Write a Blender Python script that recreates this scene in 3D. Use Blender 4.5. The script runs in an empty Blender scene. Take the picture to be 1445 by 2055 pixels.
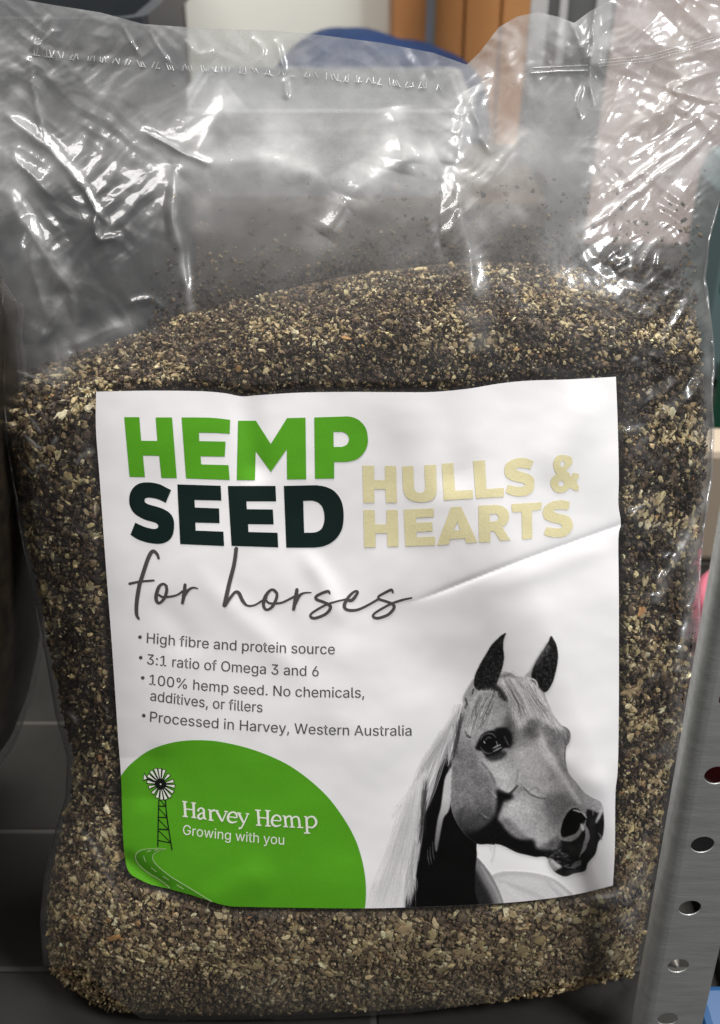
import bpy, bmesh, math, json
import numpy as np
from mathutils import Vector
from mathutils.geometry import delaunay_2d_cdt

SC = bpy.context.scene
COL = SC.collection
RNG = np.random.default_rng(7)

# ------------------------------------------------------------------ camera, light, exposure
PITCH = math.radians(32.0)        # camera looks down by this much
REL = math.radians(9.0)           # camera axis against the normal of the bag's front
BETA = PITCH - REL                # the bag leans back by this much
D = 0.44                          # camera to the plane of the bag's front (m)
HV = D * math.tan(math.radians(32.6))
F, CX, CY = 2203.0, 722.5, 1027.5
SB, CB = math.sin(BETA), math.cos(BETA)


def bag2world(u, v, w):
    """bag frame (right, up the front, out of the front) -> world"""
    return np.stack([u, v * SB - w * CB, v * CB + w * SB], -1)


CAMW = bag2world(np.array(0.0), np.array(HV), np.array(D))

cam_d = bpy.data.cameras.new('camera')
cam = bpy.data.objects.new('camera', cam_d)
COL.objects.link(cam)
cam.location = CAMW
cam.rotation_euler = (math.pi / 2 - PITCH, 0, 0)
cam_d.sensor_fit = 'VERTICAL'
cam_d.sensor_height = 24.0
cam_d.lens = 24.0 * F / 2055.0
cam_d.clip_start = 0.02
cam_d.clip_end = 60
cam_d.dof.use_dof = True
cam_d.dof.focus_distance = D / math.cos(REL) - 0.002
cam_d.dof.aperture_fstop = 7.5
SC.camera = cam

world = bpy.data.worlds.new('World')
SC.world = world
world.use_nodes = True
wn = world.node_tree
bg = wn.nodes['Background']
tc = wn.nodes.new('ShaderNodeTexCoord')
sep = wn.nodes.new('ShaderNodeSeparateXYZ')
mr = wn.nodes.new('ShaderNodeMapRange')
mr.inputs[1].default_value, mr.inputs[2].default_value = -0.3, 0.9
ramp = wn.nodes.new('ShaderNodeValToRGB')
ramp.color_ramp.elements[0].color = (0.045, 0.042, 0.04, 1)
ramp.color_ramp.elements[1].color = (0.62, 0.60, 0.59, 1)
wn.links.new(tc.outputs['Generated'], sep.inputs[0])
wn.links.new(sep.outputs[2], mr.inputs[0])
wn.links.new(mr.outputs[0], ramp.inputs[0])
wn.links.new(ramp.outputs[0], bg.inputs[0])
bg.inputs[1].default_value = 0.58


def area_light(name, loc, target, sx, sy, power, col):
    l = bpy.data.lights.new(name, 'AREA')
    l.shape, l.size, l.size_y, l.energy, l.color = 'RECTANGLE', sx, sy, power, col
    o = bpy.data.objects.new(name, l)
    COL.objects.link(o)
    o.location = loc
    o.rotation_euler = (Vector(target) - Vector(loc)).to_track_quat('-Z', 'Y').to_euler()
    o.visible_camera = True
    return o


area_light('doorway_light', (0.78, -0.46, 1.12), (0.02, 0.06, 0.18), 0.22, 0.34, 14.2, (0.985, 0.99, 1.0))
area_light('ceiling_light', (-0.75, 0.15, 1.9), (0.0, 0.1, 0.2), 0.25, 0.9, 19, (1.0, 0.97, 0.945))
area_light('rear_fill_light', (0.3, 0.75, 2.1), (0.2, 1.15, 0.0), 1.0, 0.4, 60, (1.0, 0.98, 0.95))  # added lamp out of view, brightens the background and the film haze

SC.view_settings.view_transform = 'Standard'
SC.view_settings.look = 'None'
SC.view_settings.exposure = 0.0
SC.view_settings.gamma = 1.0
SC.render.engine = 'CYCLES'
cy = SC.cycles
cy.use_denoising = True
cy.max_bounces = 10
cy.transparent_max_bounces = 24
cy.glossy_bounces = 4
cy.diffuse_bounces = 4
cy.caustics_reflective = False
cy.caustics_refractive = False
cy.sample_clamp_indirect = 4.0


# ------------------------------------------------------------------ maths helpers
def ray_point(X, Y, w):
    """point of the camera ray through photo pixel (X, Y) at height w over the bag's front plane"""
    X = np.asarray(X, float); Y = np.asarray(Y, float); w = np.asarray(w, float)
    dx, dy = (X - CX) / F, -(Y - CY) / F
    c9, s9 = math.cos(REL), math.sin(REL)
    du, dv, dw = dx, -s9 + dy * c9, -c9 - dy * s9
    t = (D - w) / (-dw)
    return bag2world(t * du, HV + t * dv, D + t * dw)


def at(X, Y, y):
    """point of that ray on the world plane y"""
    dx, dy = (X - CX) / F, -(Y - CY) / F
    d = np.array([dx, math.cos(PITCH) + dy * math.sin(PITCH), -math.sin(PITCH) + dy * math.cos(PITCH)])
    t = (y - CAMW[1]) / d[1]
    return CAMW + t * d


def at_floor(X, Y, z):
    dx, dy = (X - CX) / F, -(Y - CY) / F
    d = np.array([dx, math.cos(PITCH) + dy * math.sin(PITCH), -math.sin(PITCH) + dy * math.cos(PITCH)])
    return CAMW + d * (z - CAMW[2]) / d[2]


def smooth(a, b, x):
    t = np.clip((x - a) / (b - a), 0, 1)
    return t * t * (3 - 2 * t)


_perm = RNG.permutation(512)
_gang = RNG.uniform(0, 2 * math.pi, 512)


def perlin(x, y, seed=0):
    xi, yi = np.floor(x).astype(int), np.floor(y).astype(int)
    xf, yf = x - xi, y - yi

    def g(ix, iy, fx, fy):
        h = _perm[(_perm[(ix + seed * 37) % 512] + iy + seed * 11) % 512]
        a = _gang[h]
        return np.cos(a) * fx + np.sin(a) * fy
    u, v = xf ** 3 * (xf * (xf * 6 - 15) + 10), yf ** 3 * (yf * (yf * 6 - 15) + 10)
    n0 = g(xi, yi, xf, yf) * (1 - u) + g(xi + 1, yi, xf - 1, yf) * u
    n1 = g(xi, yi + 1, xf, yf - 1) * (1 - u) + g(xi + 1, yi + 1, xf - 1, yf - 1) * u
    return (n0 * (1 - v) + n1 * v) * 1.5


def fbm(x, y, seed=0, octs=3):
    s, a = 0, 1.0
    for k in range(octs):
        s = s + a * perlin(x * 2 ** k, y * 2 ** k, seed + k)
        a *= 0.5
    return s


def seg_field(X, Y, pts):
    """distance to a polyline and the place along it (0..1)"""
    pts = np.asarray(pts, float)
    best = np.full(X.shape, 1e9); al = np.zeros(X.shape)
    L = np.concatenate([[0], np.cumsum(np.hypot(*np.diff(pts, axis=0).T))])
    for i in range(len(pts) - 1):
        a, b = pts[i], pts[i + 1]
        d = b - a; n = max(d @ d, 1e-9)
        t = np.clip(((X - a[0]) * d[0] + (Y - a[1]) * d[1]) / n, 0, 1)
        e = np.hypot(X - a[0] - t * d[0], Y - a[1] - t * d[1])
        m = e < best
        best = np.where(m, e, best)
        al = np.where(m, (L[i] + t * (L[i + 1] - L[i])) / L[-1], al)
    return best, al


def spline(pts, n=8, closed=False):
    """Catmull-Rom through the points"""
    p = np.asarray(pts, float)
    N = len(p); out = []
    for i in range(N if closed else N - 1):
        if closed:
            a, b, c, d = p[i - 1], p[i], p[(i + 1) % N], p[(i + 2) % N]
        else:
            a, b, c, d = p[max(i - 1, 0)], p[i], p[i + 1], p[min(i + 2, N - 1)]
        for t in np.arange(n) / n:
            out.append(0.5 * (2 * b + (c - a) * t + (2 * a - 5 * b + 4 * c - d) * t * t + (3 * b - a - 3 * c + d) * t ** 3))
    if not closed:
        out.append(p[-1])
    return np.array(out)


def inside(P, loops):
    r = np.zeros(len(P), bool)
    for lp in loops:
        lp = np.asarray(lp, float)
        x0, y0 = lp[:, 0], lp[:, 1]
        x1, y1 = np.roll(x0, -1), np.roll(y0, -1)
        for i in range(len(lp)):
            if y0[i] == y1[i]:
                continue
            c = (y0[i] > P[:, 1]) != (y1[i] > P[:, 1])
            r ^= c & (P[:, 0] < (x1[i] - x0[i]) * (P[:, 1] - y0[i]) / (y1[i] - y0[i]) + x0[i])
    return r


def fill(loops, step=8.0):
    """triangles filling the loops (even-odd) with points every `step` inside, in 2-D"""
    V, Ed = [], []
    lps = []
    for lp in loops:
        lp = np.asarray(lp, float)
        q = []
        for a, b in zip(lp, np.roll(lp, -1, 0)):
            k = max(1, int(math.ceil(np.hypot(*(b - a)) / step)))
            for t in range(k):
                q.append(a + (b - a) * t / k)
        q = np.array(q); lps.append(q)
        s = len(V)
        V += [Vector(p) for p in q]
        Ed += [(s + i, s + (i + 1) % len(q)) for i in range(len(q))]
    allp = np.concatenate(lps)
    lo, hi = allp.min(0), allp.max(0)
    gx, gy = np.meshgrid(np.arange(lo[0] + step / 2, hi[0], step), np.arange(lo[1] + step / 2, hi[1], step))
    g = np.stack([gx.ravel(), gy.ravel()], -1)
    if len(g):
        g = g[inside(g, lps)]
        if len(g):
            keep = np.ones(len(g), bool)
            for c in range(0, len(g), 4000):
                dd = ((g[c:c + 4000, None, 0] - allp[None, :, 0]) ** 2 + (g[c:c + 4000, None, 1] - allp[None, :, 1]) ** 2).min(1)
                keep[c:c + 4000] = dd > (step * 0.4) ** 2
            V += [Vector(p) for p in g[keep]]
    vo, eo, fo, *_ = delaunay_2d_cdt(V, Ed, [], 0, 1e-5)
    vo = np.array([tuple(v) for v in vo])
    fo = np.array([f for f in fo if len(f) == 3])
    cen = vo[fo].mean(1)
    return vo, fo[inside(cen, lps)]


# ------------------------------------------------------------------ object helpers
def props(o, label=None, cat=None, kind=None, group=None):
    for k, v in (('label', label), ('category', cat), ('kind', kind), ('group', group)):
        if v:
            o[k] = v
    return o


def empty(name, loc, label, cat, group=None):
    o = bpy.data.objects.new(name, None)
    COL.objects.link(o)
    o.location = [float(c) for c in loc]
    o.empty_display_size = 0.02
    return props(o, label, cat, None, group)


def root_of(o):
    while o.parent:
        o = o.parent
    return o


def mesh_obj(name, verts, faces, mat, parent=None, smooth_sh=True, col=None, haze=None, base=None, nrm=None):
    verts = np.asarray(verts, float).reshape(-1, 3)
    off = np.array(root_of(parent).location) if parent else (np.array(base) if base is not None else verts[:, :].mean(0) * [1, 1, 0] + [0, 0, verts[:, 2].min()])
    faces = np.asarray(faces) if not isinstance(faces, list) else faces
    me = bpy.data.meshes.new(name)
    if isinstance(faces, np.ndarray) and faces.ndim == 2:
        n, k = faces.shape
        me.vertices.add(len(verts)); me.vertices.foreach_set('co', (verts - off).astype(np.float32).ravel())
        me.loops.add(n * k); me.loops.foreach_set('vertex_index', faces.astype(np.int32).ravel())
        me.polygons.add(n); me.polygons.foreach_set('loop_start', np.arange(0, n * k, k, dtype=np.int32))
        me.update(calc_edges=True)
    else:
        me.from_pydata((verts - off).tolist(), [], [list(map(int, f)) for f in faces])
        me.update()
    me.polygons.foreach_set('use_smooth', np.full(len(me.polygons), smooth_sh))
    if col is not None:
        ca = me.color_attributes.new('tint', 'FLOAT_COLOR', 'POINT')
        c = np.ones((len(verts), 4), np.float32); c[:, :3] = col
        ca.data.foreach_set('color', c.ravel())
    if haze is not None:
        ha = me.attributes.new('haze', 'FLOAT', 'POINT')
        ha.data.foreach_set('value', np.asarray(haze, np.float32).ravel())
    if nrm is not None:
        me.normals_split_custom_set_from_vertices(np.asarray(nrm, float).tolist())
    me.materials.append(mat)
    o = bpy.data.objects.new(name, me)
    COL.objects.link(o)
    if parent:
        o.parent = parent
    else:
        o.location = [float(c) for c in off]
    return o


def grid_faces(nr, nc):
    i = np.arange((nr - 1) * (nc - 1))
    r, c = i // (nc - 1), i % (nc - 1)
    a = r * nc + c
    return np.stack([a, a + nc, a + nc + 1, a + 1], -1)


def bm_obj(name, bm, mat, parent=None, smooth_sh=False):
    v = np.array([tuple(x.co) for x in bm.verts])
    bm.verts.index_update()
    f = [[x.index for x in p.verts] for p in bm.faces]
    bm.free()
    return mesh_obj(name, v, f, mat, parent, smooth_sh)


def bm_box(bm, lo, hi, bevel=0.0):
    r = bmesh.ops.create_cube(bm, size=1.0)
    lo, hi = np.array(lo, float), np.array(hi, float)
    for v in r['verts']:
        v.co = Vector((lo + hi) / 2 + np.array(v.co) * (hi - lo))
    if bevel:
        es = list({e for v in r['verts'] for e in v.link_edges})
        bmesh.ops.bevel(bm, geom=es, offset=bevel, segments=2, affect='EDGES', profile=0.5)


# ------------------------------------------------------------------ materials
def mat(name, color=(0.8, 0.8, 0.8), rough=0.5, spec=0.5, metal=0.0, noise=None, bump=None, attr=None, stretch=None):
    m = bpy.data.materials.new(name)
    m.use_nodes = True
    nt = m.node_tree
    b = nt.nodes['Principled BSDF']
    b.inputs['Base Color'].default_value = (*color, 1)
    b.inputs['Roughness'].default_value = rough
    b.inputs['Specular IOR Level'].default_value = spec
    b.inputs['Metallic'].default_value = metal
    src = None
    if attr:
        a = nt.nodes.new('ShaderNodeVertexColor'); a.layer_name = attr
        src = a.outputs[0]
    if noise:
        scale, amt, c2 = noise
        t = nt.nodes.new('ShaderNodeTexCoord')
        n = nt.nodes.new('ShaderNodeTexNoise'); n.inputs['Scale'].default_value = scale; n.inputs['Detail'].default_value = 5
        mp_ = nt.nodes.new('ShaderNodeMapping'); mp_.inputs['Scale'].default_value = stretch or (1, 1, 1)
        nt.links.new(t.outputs['Object'], mp_.inputs['Vector']); nt.links.new(mp_.outputs[0], n.inputs['Vector'])
        r = nt.nodes.new('ShaderNodeMapRange'); r.inputs[1].default_value, r.inputs[2].default_value = 0.35, 0.65
        r.inputs[4].default_value = amt
        nt.links.new(n.outputs[0], r.inputs[0])
        mx = nt.nodes.new('ShaderNodeMix'); mx.data_type = 'RGBA'
        nt.links.new(r.outputs[0], mx.inputs[0])
        if src: nt.links.new(src, mx.inputs[6])
        else: mx.inputs[6].default_value = (*color, 1)
        mx.inputs[7].default_value = (*c2, 1)
        src = mx.outputs[2]
    if src:
        nt.links.new(src, b.inputs['Base Color'])
    if bump:
        scale, strength, dist = bump
        t = nt.nodes.new('ShaderNodeTexCoord')
        n = nt.nodes.new('ShaderNodeTexNoise'); n.inputs['Scale'].default_value = scale; n.inputs['Detail'].default_value = 3
        mp_ = nt.nodes.new('ShaderNodeMapping'); mp_.inputs['Scale'].default_value = stretch or (1, 1, 1)
        nt.links.new(t.outputs['Object'], mp_.inputs['Vector']); nt.links.new(mp_.outputs[0], n.inputs['Vector'])
        bp = nt.nodes.new('ShaderNodeBump'); bp.inputs['Strength'].default_value = strength; bp.inputs['Distance'].default_value = dist
        nt.links.new(n.outputs[0], bp.inputs['Height'])
        nt.links.new(bp.outputs[0], b.inputs['Normal'])
    return m


def film_mat(name, haze_mul=1.0, gloss=0.062, rough=0.085, soft=0.60):
    """clear polythene: see-through, a little milky by its haze (scuffs, dust, painted sheen), glossy"""
    m = bpy.data.materials.new(name)
    m.use_nodes = True
    nt = m.node_tree
    nt.nodes.clear()
    N, L = nt.nodes.new, nt.links.new
    out = N('ShaderNodeOutputMaterial')
    tr = N('ShaderNodeBsdfTransparent'); tr.inputs[0].default_value = (0.955, 0.96, 0.965, 1)
    di = N('ShaderNodeBsdfDiffuse'); di.inputs[0].default_value = (0.785, 0.79, 0.785, 1)
    tl = N('ShaderNodeBsdfTranslucent'); tl.inputs[0].default_value = (0.80, 0.79, 0.77, 1)
    dm = N('ShaderNodeMixShader'); dm.inputs[0].default_value = 0.4
    L(di.outputs[0], dm.inputs[1]); L(tl.outputs[0], dm.inputs[2])
    at_ = N('ShaderNodeAttribute'); at_.attribute_name = 'haze'
    tcn = N('ShaderNodeTexCoord')
    nz = N('ShaderNodeTexNoise'); nz.inputs['Scale'].default_value = 38; nz.inputs['Detail'].default_value = 6; nz.inputs['Roughness'].default_value = 0.65
    L(tcn.outputs['Object'], nz.inputs['Vector'])
    mrn = N('ShaderNodeMapRange'); mrn.inputs[1].default_value, mrn.inputs[2].default_value = 0.3, 0.7
    mrn.inputs[3].default_value, mrn.inputs[4].default_value = 0.55 * haze_mul, 1.45 * haze_mul
    L(nz.outputs[0], mrn.inputs[0])
    ml = N('ShaderNodeMath'); ml.operation = 'MULTIPLY'; ml.use_clamp = True
    L(at_.outputs['Fac'], ml.inputs[0]); L(mrn.outputs[0], ml.inputs[1])
    m1 = N('ShaderNodeMixShader')
    L(ml.outputs[0], m1.inputs[0]); L(tr.outputs[0], m1.inputs[1]); L(dm.outputs[0], m1.inputs[2])
    gl = N('ShaderNodeBsdfGlossy')
    gl.inputs['Roughness'].default_value = rough
    bn = N('ShaderNodeTexNoise'); bn.inputs['Scale'].default_value = 260; bn.inputs['Detail'].default_value = 3
    L(tcn.outputs['Object'], bn.inputs['Vector'])
    bp = N('ShaderNodeBump'); bp.inputs['Strength'].default_value = 0.10; bp.inputs['Distance'].default_value = 0.001
    L(bn.outputs[0], bp.inputs['Height']); L(bp.outputs[0], gl.inputs['Normal'])
    lw = N('ShaderNodeLayerWeight'); lw.inputs[0].default_value = 0.5
    pw = N('ShaderNodeMath'); pw.operation = 'POWER'; pw.inputs[1].default_value = 4.5
    L(lw.outputs['Facing'], pw.inputs[0])
    ma = N('ShaderNodeMath'); ma.operation = 'MULTIPLY_ADD'; ma.inputs[1].default_value = 0.75; ma.inputs[2].default_value = gloss
    L(pw.outputs[0], ma.inputs[0])
    g2 = N('ShaderNodeBsdfGlossy'); g2.inputs['Roughness'].default_value = 0.34      # the scuffed part of the gloss
    gm = N('ShaderNodeMixShader'); gm.inputs[0].default_value = soft
    L(gl.outputs[0], gm.inputs[1]); L(g2.outputs[0], gm.inputs[2])
    m2 = N('ShaderNodeMixShader')
    L(ma.outputs[0], m2.inputs[0]); L(m1.outputs[0], m2.inputs[1]); L(gm.outputs[0], m2.inputs[2])
    L(m2.outputs[0], out.inputs[0])
    return m


M_FILM = film_mat('clear_film')
M_FILM_OLD = film_mat('neighbour_film', 1.0, 0.05, 0.2)
M_SEAL = film_mat('weld_film', 1.0, 0.2, 0.15)
PAPER = (0.85, 0.835, 0.835)
M_PAPER = mat('label_paper', PAPER, 0.38, 0.35, noise=(900, 0.10, (0.77, 0.76, 0.76)))
M_GREEN = mat('green_ink', (0.085, 0.33, 0.012), 0.36, 0.35, noise=(1500, 0.35, (0.11, 0.40, 0.022)))
M_DGREEN = mat('dark_green_ink', (0.003, 0.013, 0.011), 0.38, 0.35)
M_GOLD = mat('gold_ink', (0.77, 0.685, 0.37), 0.42, 0.5, 0.15, noise=(1600, 0.4, (0.92, 0.88, 0.64)), bump=(1400, 0.2, 0.0003))
M_GREY = mat('grey_ink', (0.075, 0.068, 0.066), 0.4, 0.35)
M_TEXT = mat('text_ink', (0.085, 0.078, 0.08), 0.42, 0.35)
M_WHITE = mat('white_ink', (0.78, 0.80, 0.70), 0.4, 0.35)
M_BLACK = mat('black_ink', (0.006, 0.008, 0.006), 0.4, 0.35)
M_LINE = mat('pale_green_ink', (0.33, 0.52, 0.20), 0.4, 0.35)
M_ROAD = mat('road_green_ink', (0.058, 0.245, 0.009), 0.38, 0.35)
M_PHOTO = mat('printed_photo', PAPER, 0.4, 0.35, attr='tint')
M_SEED = mat('seed', (0.1, 0.08, 0.06), 0.55, 0.35, attr='tint')
M_STEEL = mat('galvanised_steel', (0.47, 0.48, 0.465), 0.42, 0.5, 0.4, noise=(160, 0.75, (0.36, 0.37, 0.36)), bump=(700, 0.25, 0.0006), stretch=(0.22, 1, 1.6))
M_CHROME = mat('bright_steel', (0.42, 0.43, 0.43), 0.3, 0.5, 0.8, noise=(30, 0.5, (0.3, 0.3, 0.3)))
M_SCREW = mat('screw_steel', (0.5, 0.48, 0.45), 0.3, 0.5, 0.9)
# ------------------------------------------------------------------ the shape of the bag, over photo pixels
LX = np.array([[-200, -60], [100, -45], [300, -35], [480, -18], [560, 2], [640, 6], [800, 6], [900, 16], [1000, 32], [1100, 46], [1200, 70], [1300, 88],
               [1440, 112], [1520, 134], [1600, 131], [1680, 106], [1760, 88], [1850, 80], [1930, 86], [2060, 100]], float)
RX = np.array([[-200, 1500], [250, 1475], [400, 1446], [480, 1425], [560, 1412], [630, 1424], [700, 1432], [850, 1430], [950, 1427], [1000, 1422],
               [1060, 1412], [1120, 1406], [1280, 1405], [1400, 1388], [1500, 1368], [1700, 1332], [1850, 1306], [1950, 1284], [2060, 1250]], float)
TOPX = np.array([[-60, -25], [45, -6], [130, 10], [220, 25], [300, 48], [420, 57], [560, 62], [640, 70], [760, 86], [860, 106], [925, 130], [950, 104],
                 [985, 55], [1020, 33], [1060, 24], [1100, 34], [1130, 46], [1160, 22], [1195, 2], [1250, -20], [1500, -45]], float)
BOTX = np.array([[-60, 1935], [80, 1945], [130, 1990], [215, 2044], [350, 2050], [500, 2049], [700, 2043], [900, 2033], [1100, 2012], [1270, 1968], [1500, 1935]], float)
HEAPX = np.array([[-60, 800], [0, 790], [60, 745], [140, 715], [210, 690], [290, 662], [350, 637], [420, 615], [500, 598], [600, 574], [700, 554], [800, 541],
                  [900, 531], [1000, 524], [1100, 530], [1200, 545], [1300, 566], [1380, 592], [1420, 612], [1500, 640]], float)
SEAL = np.array([[-60, 112], [60, 106], [150, 117], [250, 128], [350, 138], [500, 144], [600, 151], [700, 160], [800, 169], [880, 178], [930, 184], [965, 166],
                 [1000, 152], [1070, 137], [1185, 132], [1300, 120], [1380, 98], [1445, 78], [1500, 60]], float)


def li(tab, q):
    return np.interp(q, tab[:, 0], tab[:, 1])


def base_w(X, Y):
    """height (m) of the taut front over its plane"""
    L, R = li(LX, Y), li(RX, Y)
    s = np.clip(np.abs(2 * (X - L) / (R - L) - 1), 0, 1)
    T = li(np.array([[-200, 3], [100, 3], [160, 5], [400, 22], [700, 40], [1900, 42], [2060, 30]], float), Y)
    w = -T * (1 - np.sqrt(np.clip(1 - s ** 4.2, 0, 1)))
    b = li(BOTX, X)
    tb = np.clip((Y - (b - 205)) / 205, 0, 1)
    w = w - 38 * (1 - np.sqrt(np.clip(1 - tb ** 2.2, 0, 1)))
    w = w - 34 * smooth(640, 120, Y) ** 1.1
    w = w + 4.0 * np.exp(-((X - 720) / 420) ** 2 - ((Y - 1350) / 500) ** 2)
    return w / 1000


def back_w(X, Y):
    L, R = li(LX, Y), li(RX, Y)
    s = np.clip(np.abs(2 * (X - L) / (R - L) - 1), 0, 1)
    T = li(np.array([[-200, 3], [100, 3], [160, 5], [400, 22], [700, 40], [1900, 42], [2060, 30]], float), Y)
    dep = li(np.array([[-200, 0.4], [120, 0.6], [170, 2], [400, 34], [650, 58], [1900, 62], [2060, 40]], float), Y)
    b = li(BOTX, X)
    tb = np.clip((Y - (b - 205)) / 205, 0, 1)
    w = -T - 34 * smooth(640, 120, Y) ** 1.1 - dep * np.sqrt(np.clip(1 - s ** 4, 0, 1)) - 38 * (1 - np.sqrt(np.clip(1 - tb ** 2.2, 0, 1)))
    return w / 1000


# polyline, height mm, width px, (sharpness)
RIDGES = [
    ([(905, 330), (925, 420), (940, 520), (955, 610)], 4.0, 22), ([(985, 140), (960, 170), (932, 240), (905, 330)], 4.5, 22),
    ([(940, 180), (960, 250), (985, 310)], 2.5, 12), ([(1080, 250), (1010, 320), (950, 390)], 1.8, 24),
    ([(890, 320), (880, 420), (905, 560)], -2.5, 22),
    ([(480, 190), (440, 230), (380, 310), (350, 340)], 3.6, 40), ([(350, 330), (348, 430), (362, 520), (382, 615)], 4, 17),
    ([(285, 258), (330, 285), (380, 312), (430, 330)], 2.5, 9), ([(350, 340), (420, 330), (520, 318), (620, 345), (700, 395)], 3, 52),
    ([(700, 395), (760, 350), (820, 320), (870, 300)], 3.0, 50), ([(800, 215), (812, 300), (803, 350)], 3.0, 40),
    ([(700, 395), (680, 440), (650, 480)], 3, 34), ([(0, 222), (60, 268), (130, 330), (180, 400), (230, 470)], 3.2, 15),
    ([(20, 300), (60, 350), (110, 400)], 2.5, 14),
    ([(0, 370), (40, 430), (90, 520), (140, 590), (148, 650)], 4.5, 24), ([(55, 430), (70, 560), (92, 645)], 3.4, 18),
    ([(50, 745), (95, 655), (132, 590)], 4, 13), ([(185, 430), (200, 480), (245, 470)], 3, 13), ([(120, 700), (200, 672), (260, 650)], 3.5, 24),
    ([(250, 615), (300, 600), (330, 622)], 2, 9),
    ([(1160, 470), (1250, 408), (1320, 352), (1390, 300), (1445, 240)], 3.6, 13), ([(1210, 395), (1290, 345), (1350, 300), (1400, 270)], 2.6, 8),
    ([(1190, 330), (1280, 250), (1350, 205), (1445, 130)], 4, 26), ([(1250, 330), (1330, 280), (1420, 225)], 2.2, 9),
    ([(1345, 182), (1400, 196), (1445, 207)], 2.6, 6), ([(1345, 180), (1390, 158), (1445, 140)], 2.6, 7),
    ([(1060, 146), (1120, 142), (1185, 141)], 2, 7), ([(1195, 0), (1190, 90), (1184, 150), (1190, 215)], 3.5, 9),
    ([(1140, 40), (1165, 90), (1180, 140)], 2, 9), ([(1170, 165), (1160, 205), (1168, 240)], 2, 7),
    ([(1280, 565), (1298, 505), (1340, 470)], 3, 10), ([(1318, 540), (1325, 500)], 2, 7), ([(1230, 535), (1260, 520)], 2, 9),
    ([(100, 30), (80, 60), (62, 105)], 3, 8), ([(60, 105), (100, 70), (120, 60)], 2, 7), ([(62, 105), (66, 180), (92, 300)], 2.4, 12),
    ([(245, 50), (265, 90), (285, 118)], 1.6, 6), ([(300, 60), (320, 100), (345, 135)], 1.5, 7), ([(505, 75), (525, 100), (515, 135)], 2.6, 8),
    ([(553, 78), (562, 110), (570, 145)], 2.6, 7), ([(575, 150), (572, 200)], 2, 7), ([(370, 80), (400, 110), (430, 100)], 2.6, 10),
    ([(1430, 985), (1385, 1070), (1340, 1150), (1325, 1200)], 4.4, 11), ([(1408, 1150), (1382, 1240), (1362, 1340)], 4.2, 10),
    ([(1395, 1380), (1362, 1470), (1350, 1500)], 2.8, 9), ([(1300, 1790), (1265, 1835), (1215, 1865)], 2.4, 8), ([(1290, 1760), (1240, 1800), (1180, 1800)], 2.2, 11),
    ([(35, 745), (85, 765), (130, 785)], 1.6, 5), ([(45, 823), (80, 865)], 1.6, 5), ([(50, 875), (80, 900), (100, 898), (113, 878)], 1.7, 5),
    ([(30, 912), (65, 950), (80, 935), (100, 940)], 1.7, 5), ([(155, 925), (170, 912), (184, 906)], 1.6, 6), ([(128, 965), (140, 982)], 2.0, 14), ([(1258, 860), (1266, 885)], 2.6, 22),
    ([(1275, 1020), (1285, 1045)], 1.8, 26), ([(1370, 830), (1385, 850)], 1.8, 18), ([(1250, 1020), (1244, 1032)], 1.5, 5), ([(1310, 1190), (1318, 1215)], 1.8, 18), ([(1320, 1350), (1328, 1385)], 1.8, 18),
    ([(1315, 1505), (1325, 1525)], 1.8, 14), ([(140, 1435), (155, 1450)], 1.8, 7), ([(235, 1790), (195, 1700), (150, 1640)], -2.2, 9), ([(85, 1010), (92, 1080), (110, 1180)], 2.0, 12), ([(60, 1000), (75, 1100), (95, 1210)], 1.8, 10),
    ([(130, 1480), (150, 1560), (140, 1640)], 2.2, 14), ([(1340, 700), (1365, 850), (1350, 980)], 1.6, 22), ([(1400, 640), (1405, 800), (1395, 960)], 2.2, 12),
]
LABEL_RIDGES = [
    ([(1256, 1049), (1150, 1087), (1050, 1123), (950, 1161), (850, 1200), (800, 1215)], -1.92, 6.0),
    ([(1262, 1085), (1150, 1122), (1050, 1158), (950, 1190)], 0.45, 20),
    ([(490, 780), (497, 840), (510, 920), (520, 980)], -1.4, 26),
    ([(885, 745), (890, 830), (905, 930), (930, 1010)], -1.6, 42),
    ([(600, 1095), (650, 1170), (690, 1260)], 0.8, 20), ([(370, 1100), (430, 1190), (520, 1270), (640, 1400)], 0.6, 26),
    ([(300, 1190), (360, 1260), (380, 1330)], -0.6, 30), ([(1180, 760), (1150, 860), (1080, 980)], 1.2, 40),
    ([(330, 1490), (300, 1560), (290, 1640)], -0.8, 22), ([(255, 1725), (300, 1760), (350, 1795)], -1.4, 13), ([(380, 1830), (460, 1790), (560, 1740)], 0.9, 34),
    ([(1100, 1500), (1170, 1560), (1245, 1590)], 0.8, 26), ([(700, 1260), (660, 1400), (690, 1500)], 0.6, 36),
]
LABEL_T = [(193, 786), (300, 784), (400, 785), (450, 789), (475, 794), (490, 795.5), (520, 793), (600, 788), (700, 786.5), (800, 787), (870, 786.5), (940, 780),
           (1000, 770), (1060, 764), (1150, 761), (1236, 756)]
LABEL_R = [(1236, 756), (1239, 830), (1242, 950), (1241, 1010), (1246, 1050), (1241, 1082), (1242, 1200), (1242, 1400), (1240, 1540), (1235, 1592), (1234, 1700), (1230, 1777)]
LABEL_B = [(1230, 1777), (1150, 1796), (1050, 1809), (950, 1816), (850, 1820), (740, 1823), (620, 1822), (500, 1820), (452, 1817), (400, 1801), (340, 1784), (300, 1774), (265, 1757)]
LABEL_L = [(265, 1757), (254, 1738), (247, 1680), (243, 1560), (237, 1480), (225, 1300), (212, 1130), (200, 960), (192.5, 860), (193, 786)]
LABEL = np.concatenate([spline(e, 4)[:-1] for e in (LABEL_T, LABEL_R, LABEL_B, LABEL_L)])


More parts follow.
